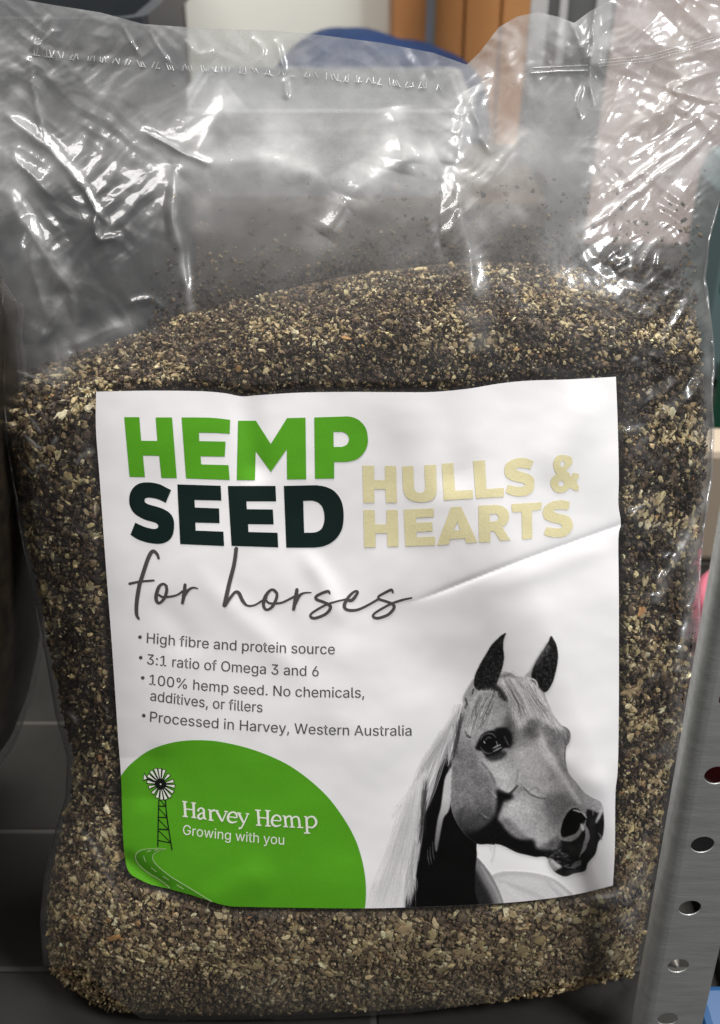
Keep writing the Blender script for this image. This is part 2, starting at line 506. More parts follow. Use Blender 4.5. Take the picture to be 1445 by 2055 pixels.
_sx, _sy = np.meshgrid(np.arange(120, 1320, 4.0), np.arange(690, 1900, 4.0))
_sd = seg_field(_sx, _sy, np.concatenate([LABEL, LABEL[:1]]))[0]
_sd = np.where(inside(np.stack([_sx.ravel(), _sy.ravel()], -1), [LABEL]).reshape(_sx.shape), _sd, -_sd)


def label_dist(X, Y):
    """signed distance to the label's edge in photo pixels, positive inside"""
    a, b = np.clip((X - 120) / 4, 0, _sd.shape[1] - 1.001), np.clip((Y - 690) / 4, 0, _sd.shape[0] - 1.001)
    i, j = a.astype(int), b.astype(int); fa, fb = a - i, b - j
    return (_sd[j, i] * (1 - fa) + _sd[j, i + 1] * fa) * (1 - fb) + (_sd[j + 1, i] * (1 - fa) + _sd[j + 1, i + 1] * fa) * fb


def label_mask(X, Y):
    return smooth(-24, -5, label_dist(X, Y))


def ridge_sum(X, Y, rs):
    w = np.zeros(X.shape)
    for pts, amp, wd, *r in rs:
        p = np.asarray(pts, float)
        lo, hi = p.min(0) - 5 * wd, p.max(0) + 5 * wd
        m = (X > lo[0]) & (X < hi[0]) & (Y > lo[1]) & (Y < hi[1])
        if not m.any():
            continue
        xx, yy = X[m], Y[m]
        jx = 0.35 * wd * perlin(xx / (4 * wd), yy / (4 * wd), 3); jy = 0.35 * wd * perlin(xx / (4 * wd), yy / (4 * wd), 9)
        d, a = seg_field(xx + jx, yy + jy, spline(p, 4) if len(p) > 2 else p)
        env = np.clip(np.minimum(a, 1 - a) * 5, 0, 1) ** 0.7 if len(r) == 0 else 1
        prof = np.exp(-np.sqrt((d / wd) ** 2 + 0.08) * 1.6)
        w[m] += amp * prof * np.where((a > 0) & (a < 1), env, 0 if len(r) == 0 else 1)
    return w


def label_w(X, Y):
    w = base_w(X, Y) * 1000
    for pts, amp, wd in LABEL_RIDGES:
        d, a = seg_field(X, Y, spline(np.asarray(pts, float), 4))
        env = smooth(0, 0.25, 1 - a) if amp > 1.9 or amp < -0.85 else smooth(0, 0.3, np.minimum(a, 1 - a))
        w = w + amp * (np.exp(-np.sqrt((d / wd) ** 2 + 0.03) * 1.15) * 0.38 if abs(amp) > 1.9 else 0.95 * np.exp(-(d / wd) ** 2 * 0.9)) * env
    w = w + 0.55 * fbm(X / 210, Y / 210, 21, 2) + 0.05 * perlin(X / 38, Y / 38, 5)
    return w / 1000


# stress-whitened folds and glare streaks painted as film haze: polyline, width px, strength
WHITE_SHEEN = [([(480, 190), (440, 230), (380, 310), (350, 340)], 30, 0.20), ([(350, 330), (348, 430), (362, 520), (382, 615)], 9, 0.26), ([(350, 345), (390, 400), (400, 440)], 26, 0.12),
         ([(360, 330), (420, 330), (520, 318), (620, 345), (700, 395)], 30, 0.16), ([(640, 480), (700, 395), (760, 350), (820, 320), (870, 300)], 34, 0.22), ([(800, 215), (812, 300), (803, 350)], 34, 0.22),
         ([(905, 330), (925, 420), (945, 520), (955, 610), (965, 680)], 26, 0.20), ([(985, 140), (950, 190), (932, 240), (905, 330)], 16, 0.22), ([(1000, 440), (1040, 430), (960, 450)], 30, 0.15),
         ([(0, 222), (60, 268), (130, 330), (160, 345)], 14, 0.22), ([(0, 300), (30, 420), (70, 560), (92, 645)], 40, 0.22), ([(0, 370), (40, 430), (90, 520), (140, 590), (148, 650)], 12, 0.20), ([(100, 735), (150, 690), (215, 675), (260, 650)], 26, 0.30), ([(120, 560), (130, 650), (110, 720)], 24, 0.3),
         ([(10, 60), (20, 180), (40, 260)], 46, 0.16), ([(1000, 60), (1060, 200), (1010, 320)], 40, 0.10), ([(1150, 480), (1250, 410), (1330, 350), (1420, 290)], 34, 0.16), ([(1240, 80), (1340, 110), (1430, 60)], 60, 0.10), ([(1290, 560), (1310, 500), (1345, 465)], 16, 0.16),
         ([(1430, 960), (1385, 1070), (1340, 1150), (1325, 1200)], 9, 0.40), ([(1408, 1150), (1382, 1240), (1362, 1340)], 8, 0.40), ([(1398, 1080), (1392, 1250), (1380, 1400), (1350, 1500)], 20, 0.24), ([(1300, 1790), (1265, 1835), (1215, 1865)], 10, 0.16), ([(1290, 1760), (1240, 1800), (1180, 1800)], 16, 0.16),
         ([(1418, 640), (1420, 800), (1412, 960)], 12, 0.20), ([(70, 1010), (85, 1100), (105, 1210), (115, 1330)], 8, 0.16), ([(95, 1650), (80, 1800), (88, 1930)], 16, 0.18), ([(240, 1795), (200, 1705), (155, 1640)], 7, 0.10), ([(35, 745), (85, 765), (130, 785)], 3, 0.35), ([(45, 823), (80, 865)], 3, 0.35), ([(50, 875), (80, 900), (100, 898), (113, 878)], 3, 0.4), ([(30, 912), (65, 950), (80, 935), (100, 940)], 3, 0.4), ([(155, 925), (170, 912), (184, 906)], 5, 0.35), ([(140, 1432), (156, 1452)], 5, 0.3), ([(1262, 865), (1268, 890)], 26, 0.12), ([(1275, 1025), (1285, 1045)], 30, 0.08)]


def whitening_sheen(X, Y):
    h = np.zeros(X.shape)
    for pts, wd, k in WHITE_SHEEN:
        p = np.asarray(pts, float); lo, hi = p.min(0) - 3.2 * wd, p.max(0) + 3.2 * wd
        m = (X > lo[0]) & (X < hi[0]) & (Y > lo[1]) & (Y < hi[1])
        if m.any():
            xx, yy = X[m], Y[m]
            d, a = seg_field(xx + 0.5 * wd * perlin(xx / (3 * wd), yy / (3 * wd), 13), yy + 0.5 * wd * perlin(xx / (3 * wd), yy / (3 * wd), 17), spline(p, 4) if len(p) > 2 else p)
            h[m] = np.maximum(h[m], k * np.exp(-(d / wd) ** 2) * (0.65 + 0.7 * perlin(xx / 40, yy / 40, 23)))
    return h


def film_w(X, Y):
    """the film with its creases (m)"""
    b = base_w(X, Y) * 1000
    up = smooth(70, -60, Y - li(HEAPX, X))                        # the loose empty part above the seeds
    # crumples: ridged noise drawn out along slanting directions
    cr = np.zeros(X.shape)
    # where it is crumpled most: both upper corners and along the weld
    loc = np.clip(0.55 * smooth(420, 180, X) + smooth(1120, 1260, X) + 0.5 * np.exp(-((X - 940) / 70) ** 2) + 0.7 * np.exp(-((Y - 110) / 55) ** 2), 0, 1)
    # flat facets between sharp folds: triangle waves running in several directions
    for ang, sc, amp, sd in ((0.9, 260, 0.7 + 2.3 * loc, 31), (-0.55, 210, 0.5 + 1.7 * loc, 41), (2.0, 330, 1.0 + 1.6 * loc, 51), (0.72, 96, 1.5 * loc, 61), (-0.95, 74, 1.1 * loc, 71), (0.2, 120, 1.0 * loc, 81), (0.85, 34, 0.35 * loc, 131)):
        ca, sa = math.cos(ang), math.sin(ang)
        xr = (X * ca + Y * sa) / sc + 0.55 * perlin(X / (sc * 2.2), Y / (sc * 2.2), sd + 3) + 0.06 * perlin(X / (sc * 0.4), Y / (sc * 0.4), sd + 5)
        gate = smooth(-0.35, 0.25, perlin(X / (sc * 1.3) + 7.7, Y / (sc * 1.3), sd + 9))
        cr += amp * gate * (np.sqrt((2 * np.abs(xr - np.floor(xr) - 0.5) - 0.5) ** 2 + 0.0006) - 0.25) * 1.4
    cr += 0.06 * (0.3 + loc) * fbm(X / 30, Y / 30, 81, 3)
    side = smooth(0.72, 0.98, np.abs(2 * (X - li(LX, Y)) / (li(RX, Y) - li(LX, Y)) - 1))
    touch = 0.45 * fbm(X / 95, Y / 110, 91, 2) + 0.22 * np.abs(perlin(X / 34, Y / 38, 95)) + 0.05 * perlin(X / 9, Y / 9, 97)
    tex = up * cr + (1 - up) * (touch + side * 1.7 * cr * smooth(1700, 1300, Y))
    tex = tex + ridge_sum(X, Y, RIDGES)
    lm = label_mask(X, Y)
    w = (b + tex) * (1 - lm) + (label_w(X, Y) * 1000 - 0.5) * lm
    # the welded line draws the film flat
    sd = np.abs(Y - li(SEAL, X))
    w = np.where(sd < 16, w - (1 - sd / 16) * tex * 0.6, w)
    return w / 1000


Z_FLOOR = float(ray_point(520, 2047, base_w(np.array(520.), np.array(2047.)) - 0.002)[2]) - 0.0015
# ------------------------------------------------------------------ the floor
def floor_material():
    m = mat('dark_tiles', (0.05, 0.05, 0.048), 0.7, 0.06)
    nt = m.node_tree; N, L = nt.nodes.new, nt.links.new
    y1, y2 = at_floor(60, 1668, Z_FLOOR)[1], at_floor(60, 1945, Z_FLOOR)[1]
    size = y1 - y2
    geo = N('ShaderNodeNewGeometry'); sp = N('ShaderNodeSeparateXYZ'); L(geo.outputs['Position'], sp.inputs[0])
    masks = []
    for axis, ofs, sz_ in ((0, -0.275, size * 3.2), (1, y2, size)):
        a = N('ShaderNodeMath'); a.operation = 'SUBTRACT'; L(sp.outputs[axis], a.inputs[0]); a.inputs[1].default_value = ofs - sz_ * 50
        d = N('ShaderNodeMath'); d.operation = 'DIVIDE'; L(a.outputs[0], d.inputs[0]); d.inputs[1].default_value = sz_
        pp = N('ShaderNodeMath'); pp.operation = 'PINGPONG'; L(d.outputs[0], pp.inputs[0]); pp.inputs[1].default_value = 0.5
        r = N('ShaderNodeMapRange'); L(pp.outputs[0], r.inputs[0]); r.inputs[1].default_value, r.inputs[2].default_value = 0.012 * size / sz_, 0.026 * size / sz_
        r.inputs[3].default_value, r.inputs[4].default_value = 1, 0
        masks.append(r)
    mx = N('ShaderNodeMath'); mx.operation = 'MAXIMUM'; L(masks[0].outputs[0], mx.inputs[0]); L(masks[1].outputs[0], mx.inputs[1])
    nz = N('ShaderNodeTexNoise'); nz.inputs['Scale'].default_value = 14; nz.inputs['Detail'].default_value = 6; L(geo.outputs['Position'], nz.inputs['Vector'])
    c = N('ShaderNodeMix'); c.data_type = 'RGBA'; L(nz.outputs[0], c.inputs[0]); c.inputs[6].default_value = (0.012, 0.0114, 0.0106, 1); c.inputs[7].default_value = (0.046, 0.044, 0.040, 1)
    g = N('ShaderNodeMix'); g.data_type = 'RGBA'; L(mx.outputs[0], g.inputs[0]); L(c.outputs[2], g.inputs[6]); g.inputs[7].default_value = (0.072, 0.068, 0.061, 1)
    b = nt.nodes['Principled BSDF']; L(g.outputs[2], b.inputs['Base Color'])
    inv = N('ShaderNodeMath'); inv.operation = 'SUBTRACT'; inv.inputs[0].default_value = 1; L(mx.outputs[0], inv.inputs[1])
    bp = N('ShaderNodeBump'); bp.inputs['Distance'].default_value = 0.002; bp.inputs['Strength'].default_value = 0.8
    L(inv.outputs[0], bp.inputs['Height']); L(bp.outputs[0], b.inputs['Normal'])
    return m


fl = mesh_obj('floor', [(-6, -4, Z_FLOOR), (6, -4, Z_FLOOR), (6, 7, Z_FLOOR), (-6, 7, Z_FLOOR)], [[0, 1, 2, 3]], floor_material(), smooth_sh=False)
props(fl, kind='structure')
M_WALL = mat('painted_wall', (0.52, 0.50, 0.47), 0.8, 0.2, noise=(6, 0.4, (0.45, 0.43, 0.40)))
wl = mesh_obj('wall', [(-6, 4.2, Z_FLOOR), (6, 4.2, Z_FLOOR), (6, 4.2, 2.6), (-6, 4.2, 2.6)], [[0, 1, 2, 3]], M_WALL, smooth_sh=False)
props(wl, 'pale wall at the far end of the room behind the bag', 'wall')


# ------------------------------------------------------------------ things behind the bag, out of focus
def px_box(name, X0, X1, Yt, Yb, y, depth, m, label, cat, bevel=0.006, rows=None):
    """a box whose front stands on the plane y; its foot is on the floor when Yb is None"""
    a, b = at(X0, Yb or Yt, y), at(X1, Yb or Yt, y)
    zt = at(X0, Yt, y)[2]
    zb = Z_FLOOR if Yb is None else a[2]
    # x from the row half way up
    bm = bmesh.new()
    bm_box(bm, (a[0], y, zb), (b[0], y + depth, zt), bevel)
    o = bm_obj(name, bm, m)
    return props(o, label, cat)


# wooden cupboard with upright boards
M_WOOD = mat('orange_wood', (0.40, 0.17, 0.055), 0.5, 0.4, noise=(9, 0.7, (0.47, 0.23, 0.085)))
M_WOOD_D = mat('dark_wood', (0.20, 0.08, 0.03), 0.5, 0.4)
yw = 1.12
xa, xb = at(786, 60, yw)[0], at(1075, 60, yw)[0]
zt = 0.62
cup = empty('wooden_cupboard', ((xa + xb) / 2, yw, Z_FLOOR), 'orange brown wooden cupboard with upright boards behind the blue sack', 'cupboard')
bm = bmesh.new(); bm_box(bm, (xa, yw + 0.012, Z_FLOOR), (xb, yw + 0.4, zt), 0.004); bm_obj('carcass', bm, M_WOOD, cup)
n = 4
for i in range(n):
    x0 = xa + (xb - xa) * i / n; x1 = xa + (xb - xa) * (i + 1) / n
    bm = bmesh.new(); bm_box(bm, (x0 + 0.001, yw - 0.008, Z_FLOOR + 0.05), (x1 - 0.001, yw + 0.0115, zt - 0.01), 0.003)
    bm_obj('board', bm, M_WOOD, cup)
bm = bmesh.new(); hx = at(862, 40, yw)[0]; hz = at(862, 15, yw)[2]
bm_box(bm, (hx - 0.006, yw - 0.03, hz - 0.05), (hx + 0.006, yw - 0.0085, hz + 0.06), 0.005); bm_obj('handle', bm, M_CHROME, cup)

M_CABW = mat('white_board', (0.80, 0.80, 0.72), 0.5, 0.4, noise=(4, 0.5, (0.72, 0.72, 0.65)))
M_CREAM = mat('cream_paint', (0.66, 0.58, 0.44), 0.6, 0.3)
M_SLATE = mat('slate_plastic', (0.030, 0.036, 0.042), 0.4, 0.4, noise=(12, 0.6, (0.045, 0.05, 0.055)))
M_DBROWN = mat('dark_brown', (0.035, 0.028, 0.022), 0.6, 0.3)
yc = 1.2
x0, x1 = at(362, 40, yc)[0], at(784, 40, yc)[0]
cab = empty('white_cabinet', ((x0 + x1) / 2, yc, Z_FLOOR), 'off white cabinet left of the wooden cupboard with a cream side post', 'cabinet')
bm = bmesh.new(); bm_box(bm, (x0, yc, Z_FLOOR), (x1, yc + 0.4, 0.6), 0.004); bm_obj('front', bm, M_CABW, cab)
bm = bmesh.new(); bm_box(bm, (at(342, 20, yc)[0], yc - 0.01, Z_FLOOR), (x0 - 0.002, yc + 0.3, 0.6), 0.004); bm_obj('side_post', bm, M_CREAM, cab)
px_box('dark_drawer_unit', 118, 336, -120, None, 1.1, 0.4, M_DBROWN, 'dark brown drawer unit left of the white cabinet', 'drawer unit')
px_box('door_frame', 52, 112, -160, None, 1.05, 0.08, M_CREAM, 'cream upright door frame at the top left behind the bag', 'door frame')

# grey tub and slate crate seen through the film
M_TUB = mat('grey_plastic', (0.25, 0.26, 0.26), 0.5, 0.4, noise=(5, 0.5, (0.20, 0.21, 0.21)))


def tub(name, X0, X1, Yt, Yb, y, depth, m, label, cat, taper=0.94, grounded=False):
    p = at(X0, Yb, y); q = at(X1, Yb, y); zt_ = at(X0, Yt, y)[2]; zb_ = Z_FLOOR if grounded else max(p[2], Z_FLOOR)
    root = empty(name, ((p[0] + q[0]) / 2, y + depth / 2, zb_), label, cat)
    bm = bmesh.new()
    def ring(z, k, inset=0.0):
        cxm, hw, hd = (p[0] + q[0]) / 2, (q[0] - p[0]) / 2 * k - inset, depth / 2 * k - inset
        r = 0.02; pts = []
        for sx, sy, a0 in ((1, 1, 0), (-1, 1, 90), (-1, -1, 180), (1, -1, 270)):
            for a in (0, 30, 60, 90):
                t = math.radians(a0 + a)
                pts.append(bm.verts.new((cxm + sx * (hw - r) + r * math.cos(t), y + depth / 2 + sy * (hd - r) + r * math.sin(t), z)))
        return pts
    r0, r1 = ring(zb_, taper), ring(zt_, 1.0)
    r2, r3 = ring(zt_, 1.0, 0.004), ring(zb_ + 0.004, taper, 0.004)
    for A, B in ((r0, r1), (r1, r2), (r2, r3)):
        for i in range(16):
            bm.faces.new((A[i], A[(i + 1) % 16], B[(i + 1) % 16], B[i]))
    bm.faces.new(r0[::-1]); bm.faces.new(r3)
    bm_obj('body', bm, m, root)
    bm = bmesh.new()
    e0, e1, e2, e3 = ring(zt_ - 0.014, 1.0, -0.0005), ring(zt_ - 0.014, 1.0, -0.008), ring(zt_ + 0.002, 1.0, -0.008), ring(zt_ + 0.002, 1.0, -0.0005)
    for A, B in ((e0, e1), (e1, e2), (e2, e3), (e3, e0)):
        for i in range(16):
            bm.faces.new((A[i], A[(i + 1) % 16], B[(i + 1) % 16], B[i]))
    bm_obj('rim', bm, m, root)
    return root


tub('grey_tub', 380, 930, 225, 400, 0.74, 0.2, M_TUB, 'light grey plastic tub on a dark box, seen through the empty top of the bag', 'tub')
px_box('dark_box', 352, 1100, 402, None, 0.735, 0.22, mat('brown_card', (0.085, 0.062, 0.045), 0.8, 0.1, noise=(20, 0.7, (0.05, 0.037, 0.028))), 'dark brown box on the floor under the grey tub', 'box')
tub('dark_crate', -60, 335, 40, 700, 0.52, 0.25, M_SLATE, 'dark slate plastic crate behind the upper left of the bag', 'crate')

# blue sack
M_BLUE = mat('blue_woven', (0.004, 0.018, 0.062), 0.6, 0.2, noise=(60, 0.5, (0.006, 0.026, 0.09)))
pts = [(520, 270), (535, 160), (575, 108), (640, 76), (720, 66), (800, 74), (870, 98), (930, 130), (970, 175), (985, 270)]
V = []
yb = 1.02
sil = spline(np.array(pts, float), 4)
n = len(sil)
for k in range(9):
    a = (k / 8 - 0.5) * math.pi
    for X, Y in sil:
        t = at(720, 250, yb); p = at(X, Y, yb)
        c = np.array([t[0], yb, t[2]])
        q = c + (p - c) * (0.72 + 0.28 * math.cos(a))
        V.append((q[0], yb + 0.08 * math.sin(a), q[2] + 0.006 * math.sin(3 * a + X / 50)))
fc = grid_faces(9, n).tolist()
V = np.array(V)
# close down to the floor
low_f = np.arange(n); 
for k in (0, 8):
    lowr = V[k * n:(k + 1) * n].copy(); lowr[:, 2] = Z_FLOOR
    s0 = len(V); V = np.concatenate([V, lowr])
    for i in range(n - 1):
        fc.append([k * n + i, k * n + i + 1, s0 + i + 1, s0 + i])
o = mesh_obj('blue_sack', V, fc, M_BLUE)
props(o, 'dark blue woven sack slumped in front of the wooden cupboard', 'sack')

# pink carton, right
M_PINK = mat('pink_card', (0.52, 0.40, 0.36), 0.7, 0.2, noise=(7, 0.5, (0.47, 0.37, 0.34)))
M_TAPE = mat('parcel_tape', (0.52, 0.40, 0.34), 0.35, 0.5)
yk = 1.15
pk0, pk1 = at(1120, 300, yk), at(1640, 300, yk)
ck = empty('pink_carton', ((pk0[0] + pk1[0]) / 2, yk + 0.15, Z_FLOOR), 'pale pink cardboard carton behind the upper right of the bag', 'carton')
bm = bmesh.new(); bm_box(bm, (pk0[0], yk, Z_FLOOR), (pk1[0], yk + 0.3, 0.42), 0.004); bm_obj('box', bm, M_PINK, ck)
bm = bmesh.new(); bm_box(bm, (at(1330, 200, yk)[0], yk - 0.001, Z_FLOOR + 0.15), (at(1375, 200, yk)[0], yk - 0.0002, 0.41)); bm_obj('tape', bm, M_TAPE, ck)

# crate, carton and bucket at the right edge
M_GCRATE = mat('green_plastic', (0.012, 0.10, 0.055), 0.4, 0.4)
M_TEAL = mat('teal_cloth', (0.13, 0.19, 0.195), 0.8, 0.2)
M_BEIGE = mat('beige_card', (0.40, 0.33, 0.25), 0.7, 0.2)
M_RED = mat('red_plastic', (0.45, 0.012, 0.03), 0.35, 0.5)
M_PWHITE = mat('white_plastic', (0.75, 0.70, 0.70), 0.4, 0.5)
M_SKY = mat('light_blue_plastic', (0.012, 0.06, 0.16), 0.4, 0.5)
tub('green_crate', 1440, 1720, 590, 905, 0.46, 0.05, M_GCRATE, 'green plastic crate at the right edge behind the bag', 'crate', 0.97, True)
px_box('teal_cushion', 1468, 1720, 330, None, 0.70, 0.12, M_TEAL, 'grey teal cloth cushion standing upright behind the green crate', 'cushion', 0.03)
px_box('beige_carton', 1330, 1700, 905, None, 0.40, 0.04, M_BEIGE, 'beige carton low on the right between bag and post', 'carton')


def lathe(prof, c, n=28):
    V, Fc = [], []
    for r, z in prof:
        for i in range(n):
            a = 2 * math.pi * i / n
            V.append((c[0] + r * math.cos(a), c[1] + r * math.sin(a), c[2] + z))
    for k in range(len(prof) - 1):
        for i in range(n):
            Fc.append([k * n + i, k * n + (i + 1) % n, (k + 1) * n + (i + 1) % n, (k + 1) * n + i])
    Fc.append(list(range(n))[::-1])
    return V, Fc


p = at(1446, 1480, 0.135)
rb = empty('red_bucket', (p[0] + 0.03, 0.17, Z_FLOOR), 'red and pink plastic bucket with white base behind the steel post', 'bucket')
M_PINKP = mat('pink_plastic', (0.60, 0.16, 0.22), 0.35, 0.5)
h = at(1430, 1285, 0.135)[2] - Z_FLOOR
v_, f_ = lathe([(0.035, 0.0), (0.036, h * 0.18), (0.034, h * 0.20)], (p[0] + 0.03, 0.17, Z_FLOOR)); mesh_obj('base', v_, f_, M_PWHITE, rb)
v_, f_ = lathe([(0.036, h * 0.205), (0.040, h * 0.68), (0.041, h * 0.72)], (p[0] + 0.03, 0.17, Z_FLOOR)); mesh_obj('body', v_, f_, M_RED, rb)
v_, f_ = lathe([(0.043, h * 0.725), (0.043, h * 0.97), (0.039, h), (0.001, h)], (p[0] + 0.03, 0.17, Z_FLOOR)); mesh_obj('lid', v_, f_, M_PINKP, rb)
pb = at(1441, 1990, 0.005)
bm = bmesh.new(); bm_box(bm, (pb[0], 0.0, Z_FLOOR), (pb[0] + 0.12, 0.03, Z_FLOOR + 0.012), 0.004)
props(bm_obj('blue_tray', bm, M_SKY), 'light blue plastic tray on the floor at the bottom right corner', 'tray')


M_BLK = mat('shade_black', (0.006, 0.006, 0.006), 0.6, 0.1)  # black slab put in for the deep shade behind the post holes
pt = at(1405, 1900, 0.06)
bm = bmesh.new(); bm_box(bm, (pt[0] + 0.002, 0.032, Z_FLOOR), (pt[0] + 0.15, 0.125, Z_FLOOR + 0.012), 0.003)
props(bm_obj('shade_slab', bm, M_BLK), 'flat black slab added on the floor for the deep shade behind the slotted steel post', 'tray')


# ------------------------------------------------------------------ slotted steel posts
def slotted_post(P_lo, P_hi, width_l, width_r, hole_pts, hole_r, th, depth, label, m, nrm=None, bend=0.004):
    """angle-iron upright: a face plate with round holes, a rounded bend at its left edge and a flange running back.
    P_lo, P_hi: two points of the hole line; hole_pts: places along it (m from P_lo)."""
    ax = (P_hi - P_lo) / np.linalg.norm(P_hi - P_lo)
    fn = np.array(nrm if nrm is not None else (0, -1.0, 0)); fn = fn - ax * (fn @ ax); fn /= np.linalg.norm(fn)
    rt = np.cross(ax, fn); rt = rt / np.linalg.norm(rt)
    if rt[0] < 0: rt = -rt
    lo = (Z_FLOOR - P_lo[2]) / ax[2]; hi = np.linalg.norm(P_hi - P_lo)
    loops = [np.array([(-width_l, lo), (width_r, lo), (width_r, hi), (-width_l, hi)])]
    for s in hole_pts:
        if lo + hole_r * 1.3 < s < hi - hole_r * 1.3:
            a = np.arange(28) / 28 * 2 * math.pi
            loops.append(np.stack([hole_r * np.cos(a), s + hole_r * np.sin(a)], -1))
    scale = 1000.0
    v, f = fill([l * scale for l in loops], 12.0)
    v = v / scale
    to = lambda q, d: P_lo + q[:, :1] * rt + q[:, 1:2] * ax - d * fn
    V = [to(v, 0.0), to(v, th)]
    n0 = len(v)
    Fc = f.tolist() + (f[:, ::-1] + n0).tolist()
    # rims: border edges
    ed = {}
    for t in f:
        for i in range(3):
            e = (t[i], t[(i + 1) % 3])
            ed[e] = 1
    for (a, b) in list(ed):
        if (b, a) not in ed:
            Fc.append([b, a, a + n0, b + n0])
    # bend and flange
    ns = 7; prof = []
    for i in range(ns):
        t = math.pi / 2 * i / (ns - 1)
        prof.append((-width_l - bend * math.sin(t) - 0.00002, bend * (1 - math.cos(t))))
    prof.append((-width_l - bend, depth))
    prof.append((-width_l - bend + th, depth))
    for i in range(ns - 1, -1, -1):
        t = math.pi / 2 * i / (ns - 1)
        b2 = max(bend - th, 0.0002)
        prof.append((-width_l - b2 * math.sin(t) - 0.00002, th + b2 * (1 - math.cos(t))))
    zz = np.linspace(lo, hi, 40)
    k = len(prof); s0 = 2 * n0
    W = []
    for z in zz:
        for (a, d) in prof:
            W.append(P_lo + a * rt + z * ax - d * fn)
    for i in range(len(zz) - 1):
        for j in range(k - 1):
            Fc.append([s0 + i * k + j, s0 + (i + 1) * k + j, s0 + (i + 1) * k + j + 1, s0 + i * k + j + 1])
    o = mesh_obj('slotted_post', np.concatenate([V[0], V[1], np.array(W)]), Fc, m, smooth_sh=False, base=P_lo + lo * ax)
    sm = np.zeros(len(o.data.polygons), bool); sm[-(len(zz) - 1) * (k - 1):] = True
    o.data.polygons.foreach_set('use_smooth', sm)
    props(o, label, 'steel post', None, 'slotted steel shelf posts')
    return o, ax, rt, fn


YP = 0.0
A_, B_ = at(1340, 2045, YP), at(1438, 1556, YP)
axl = np.linalg.norm(B_ - A_)
step_ = axl / 4
holes = [i * step_ for i in range(-8, 14)]
wr = at(1389 + 78, 1818, YP)[0] - at(1389, 1818, YP)[0]
wl_ = at(1389, 1818, YP)[0] - at(1389 - 33, 1818, YP)[0]
hr = (at(1389 + 22.5, 1818, YP)[0] - at(1389, 1818, YP)[0])
topP = A_ + (B_ - A_) / axl * (axl + step_ * 7.3)
post, ax_, rt_, fn_ = slotted_post(A_, topP, wl_, wr, holes, hr, 0.0005, 0.010, 'galvanised steel angle post with round holes leaning beside the bag at lower right', M_STEEL, bend=0.0055)
# the screw behind one of the holes
c = A_ + (B_ - A_) / axl * (step_ - 0.0062) - fn_ * 0.0062 + rt_ * 0.0008
bm = bmesh.new()
r_ = bmesh.ops.create_cone(bm, cap_ends=True, segments=14, radius1=0.0042, radius2=0.0006, depth=0.009)
q = Vector(fn_ + np.array([0.0, 0, 0.5])).to_track_quat('Z', 'Y')
for v in bm.verts: v.co = q @ v.co + Vector(c)
bm_obj('screw', bm, M_SCREW, post)

yq = 0.86
A2, B2 = at(1100, 360, yq), at(1112, 60, yq); B2 = np.array([A2[0] + 0.004, yq, B2[2]])
st2 = (at(1080, 120, yq)[2] - at(1080, 360, yq)[2])
A2o = A2 - np.array([at(1100, 360, yq)[0] - at(1080, 360, yq)[0], 0, 0])
B2o = B2 - np.array([at(1100, 360, yq)[0] - at(1080, 360, yq)[0], 0, 0])
w2 = at(1188, 360, yq)[0] - at(1080, 360, yq)[0]
post2, ax2, rt2, fn2 = slotted_post(A2o, B2o + (B2o - A2o) / np.linalg.norm(B2o - A2o) * 0.35, at(1080, 360, yq)[0] - at(1056, 360, yq)[0], w2,
             [i * st2 for i in range(-4, 9)], 0.009, 0.003, 0.04, 'bright steel angle post standing behind the bag in front of the pink carton', M_CHROME, bend=0.008)


M_HILITE = mat('pale_highlight', (0.75, 0.74, 0.72), 0.25, 0.5, 0.3)  # pale bars that paint the bright vertical highlights on the rear post
for Xr, wr_ in ((1078, 0.0085), (1126, 0.004), (1206, 0.008)):
    xr = at(Xr, 60, yq)[0]
    bm = bmesh.new(); bm_box(bm, (xr - wr_, yq - 0.006, Z_FLOOR + 0.28), (xr + wr_, yq - 0.0008, 0.66), 0.002)
    bm_obj('highlight_bar', bm, M_HILITE, post2)


# ------------------------------------------------------------------ seeds
def ico(sub):
    bm = bmesh.new(); bmesh.ops.create_icosphere(bm, subdivisions=sub, radius=1)
    v = np.array([tuple(x.co) for x in bm.verts]); f = np.array([[x.index for x in p.verts] for p in bm.faces]); bm.free()
    return v, f


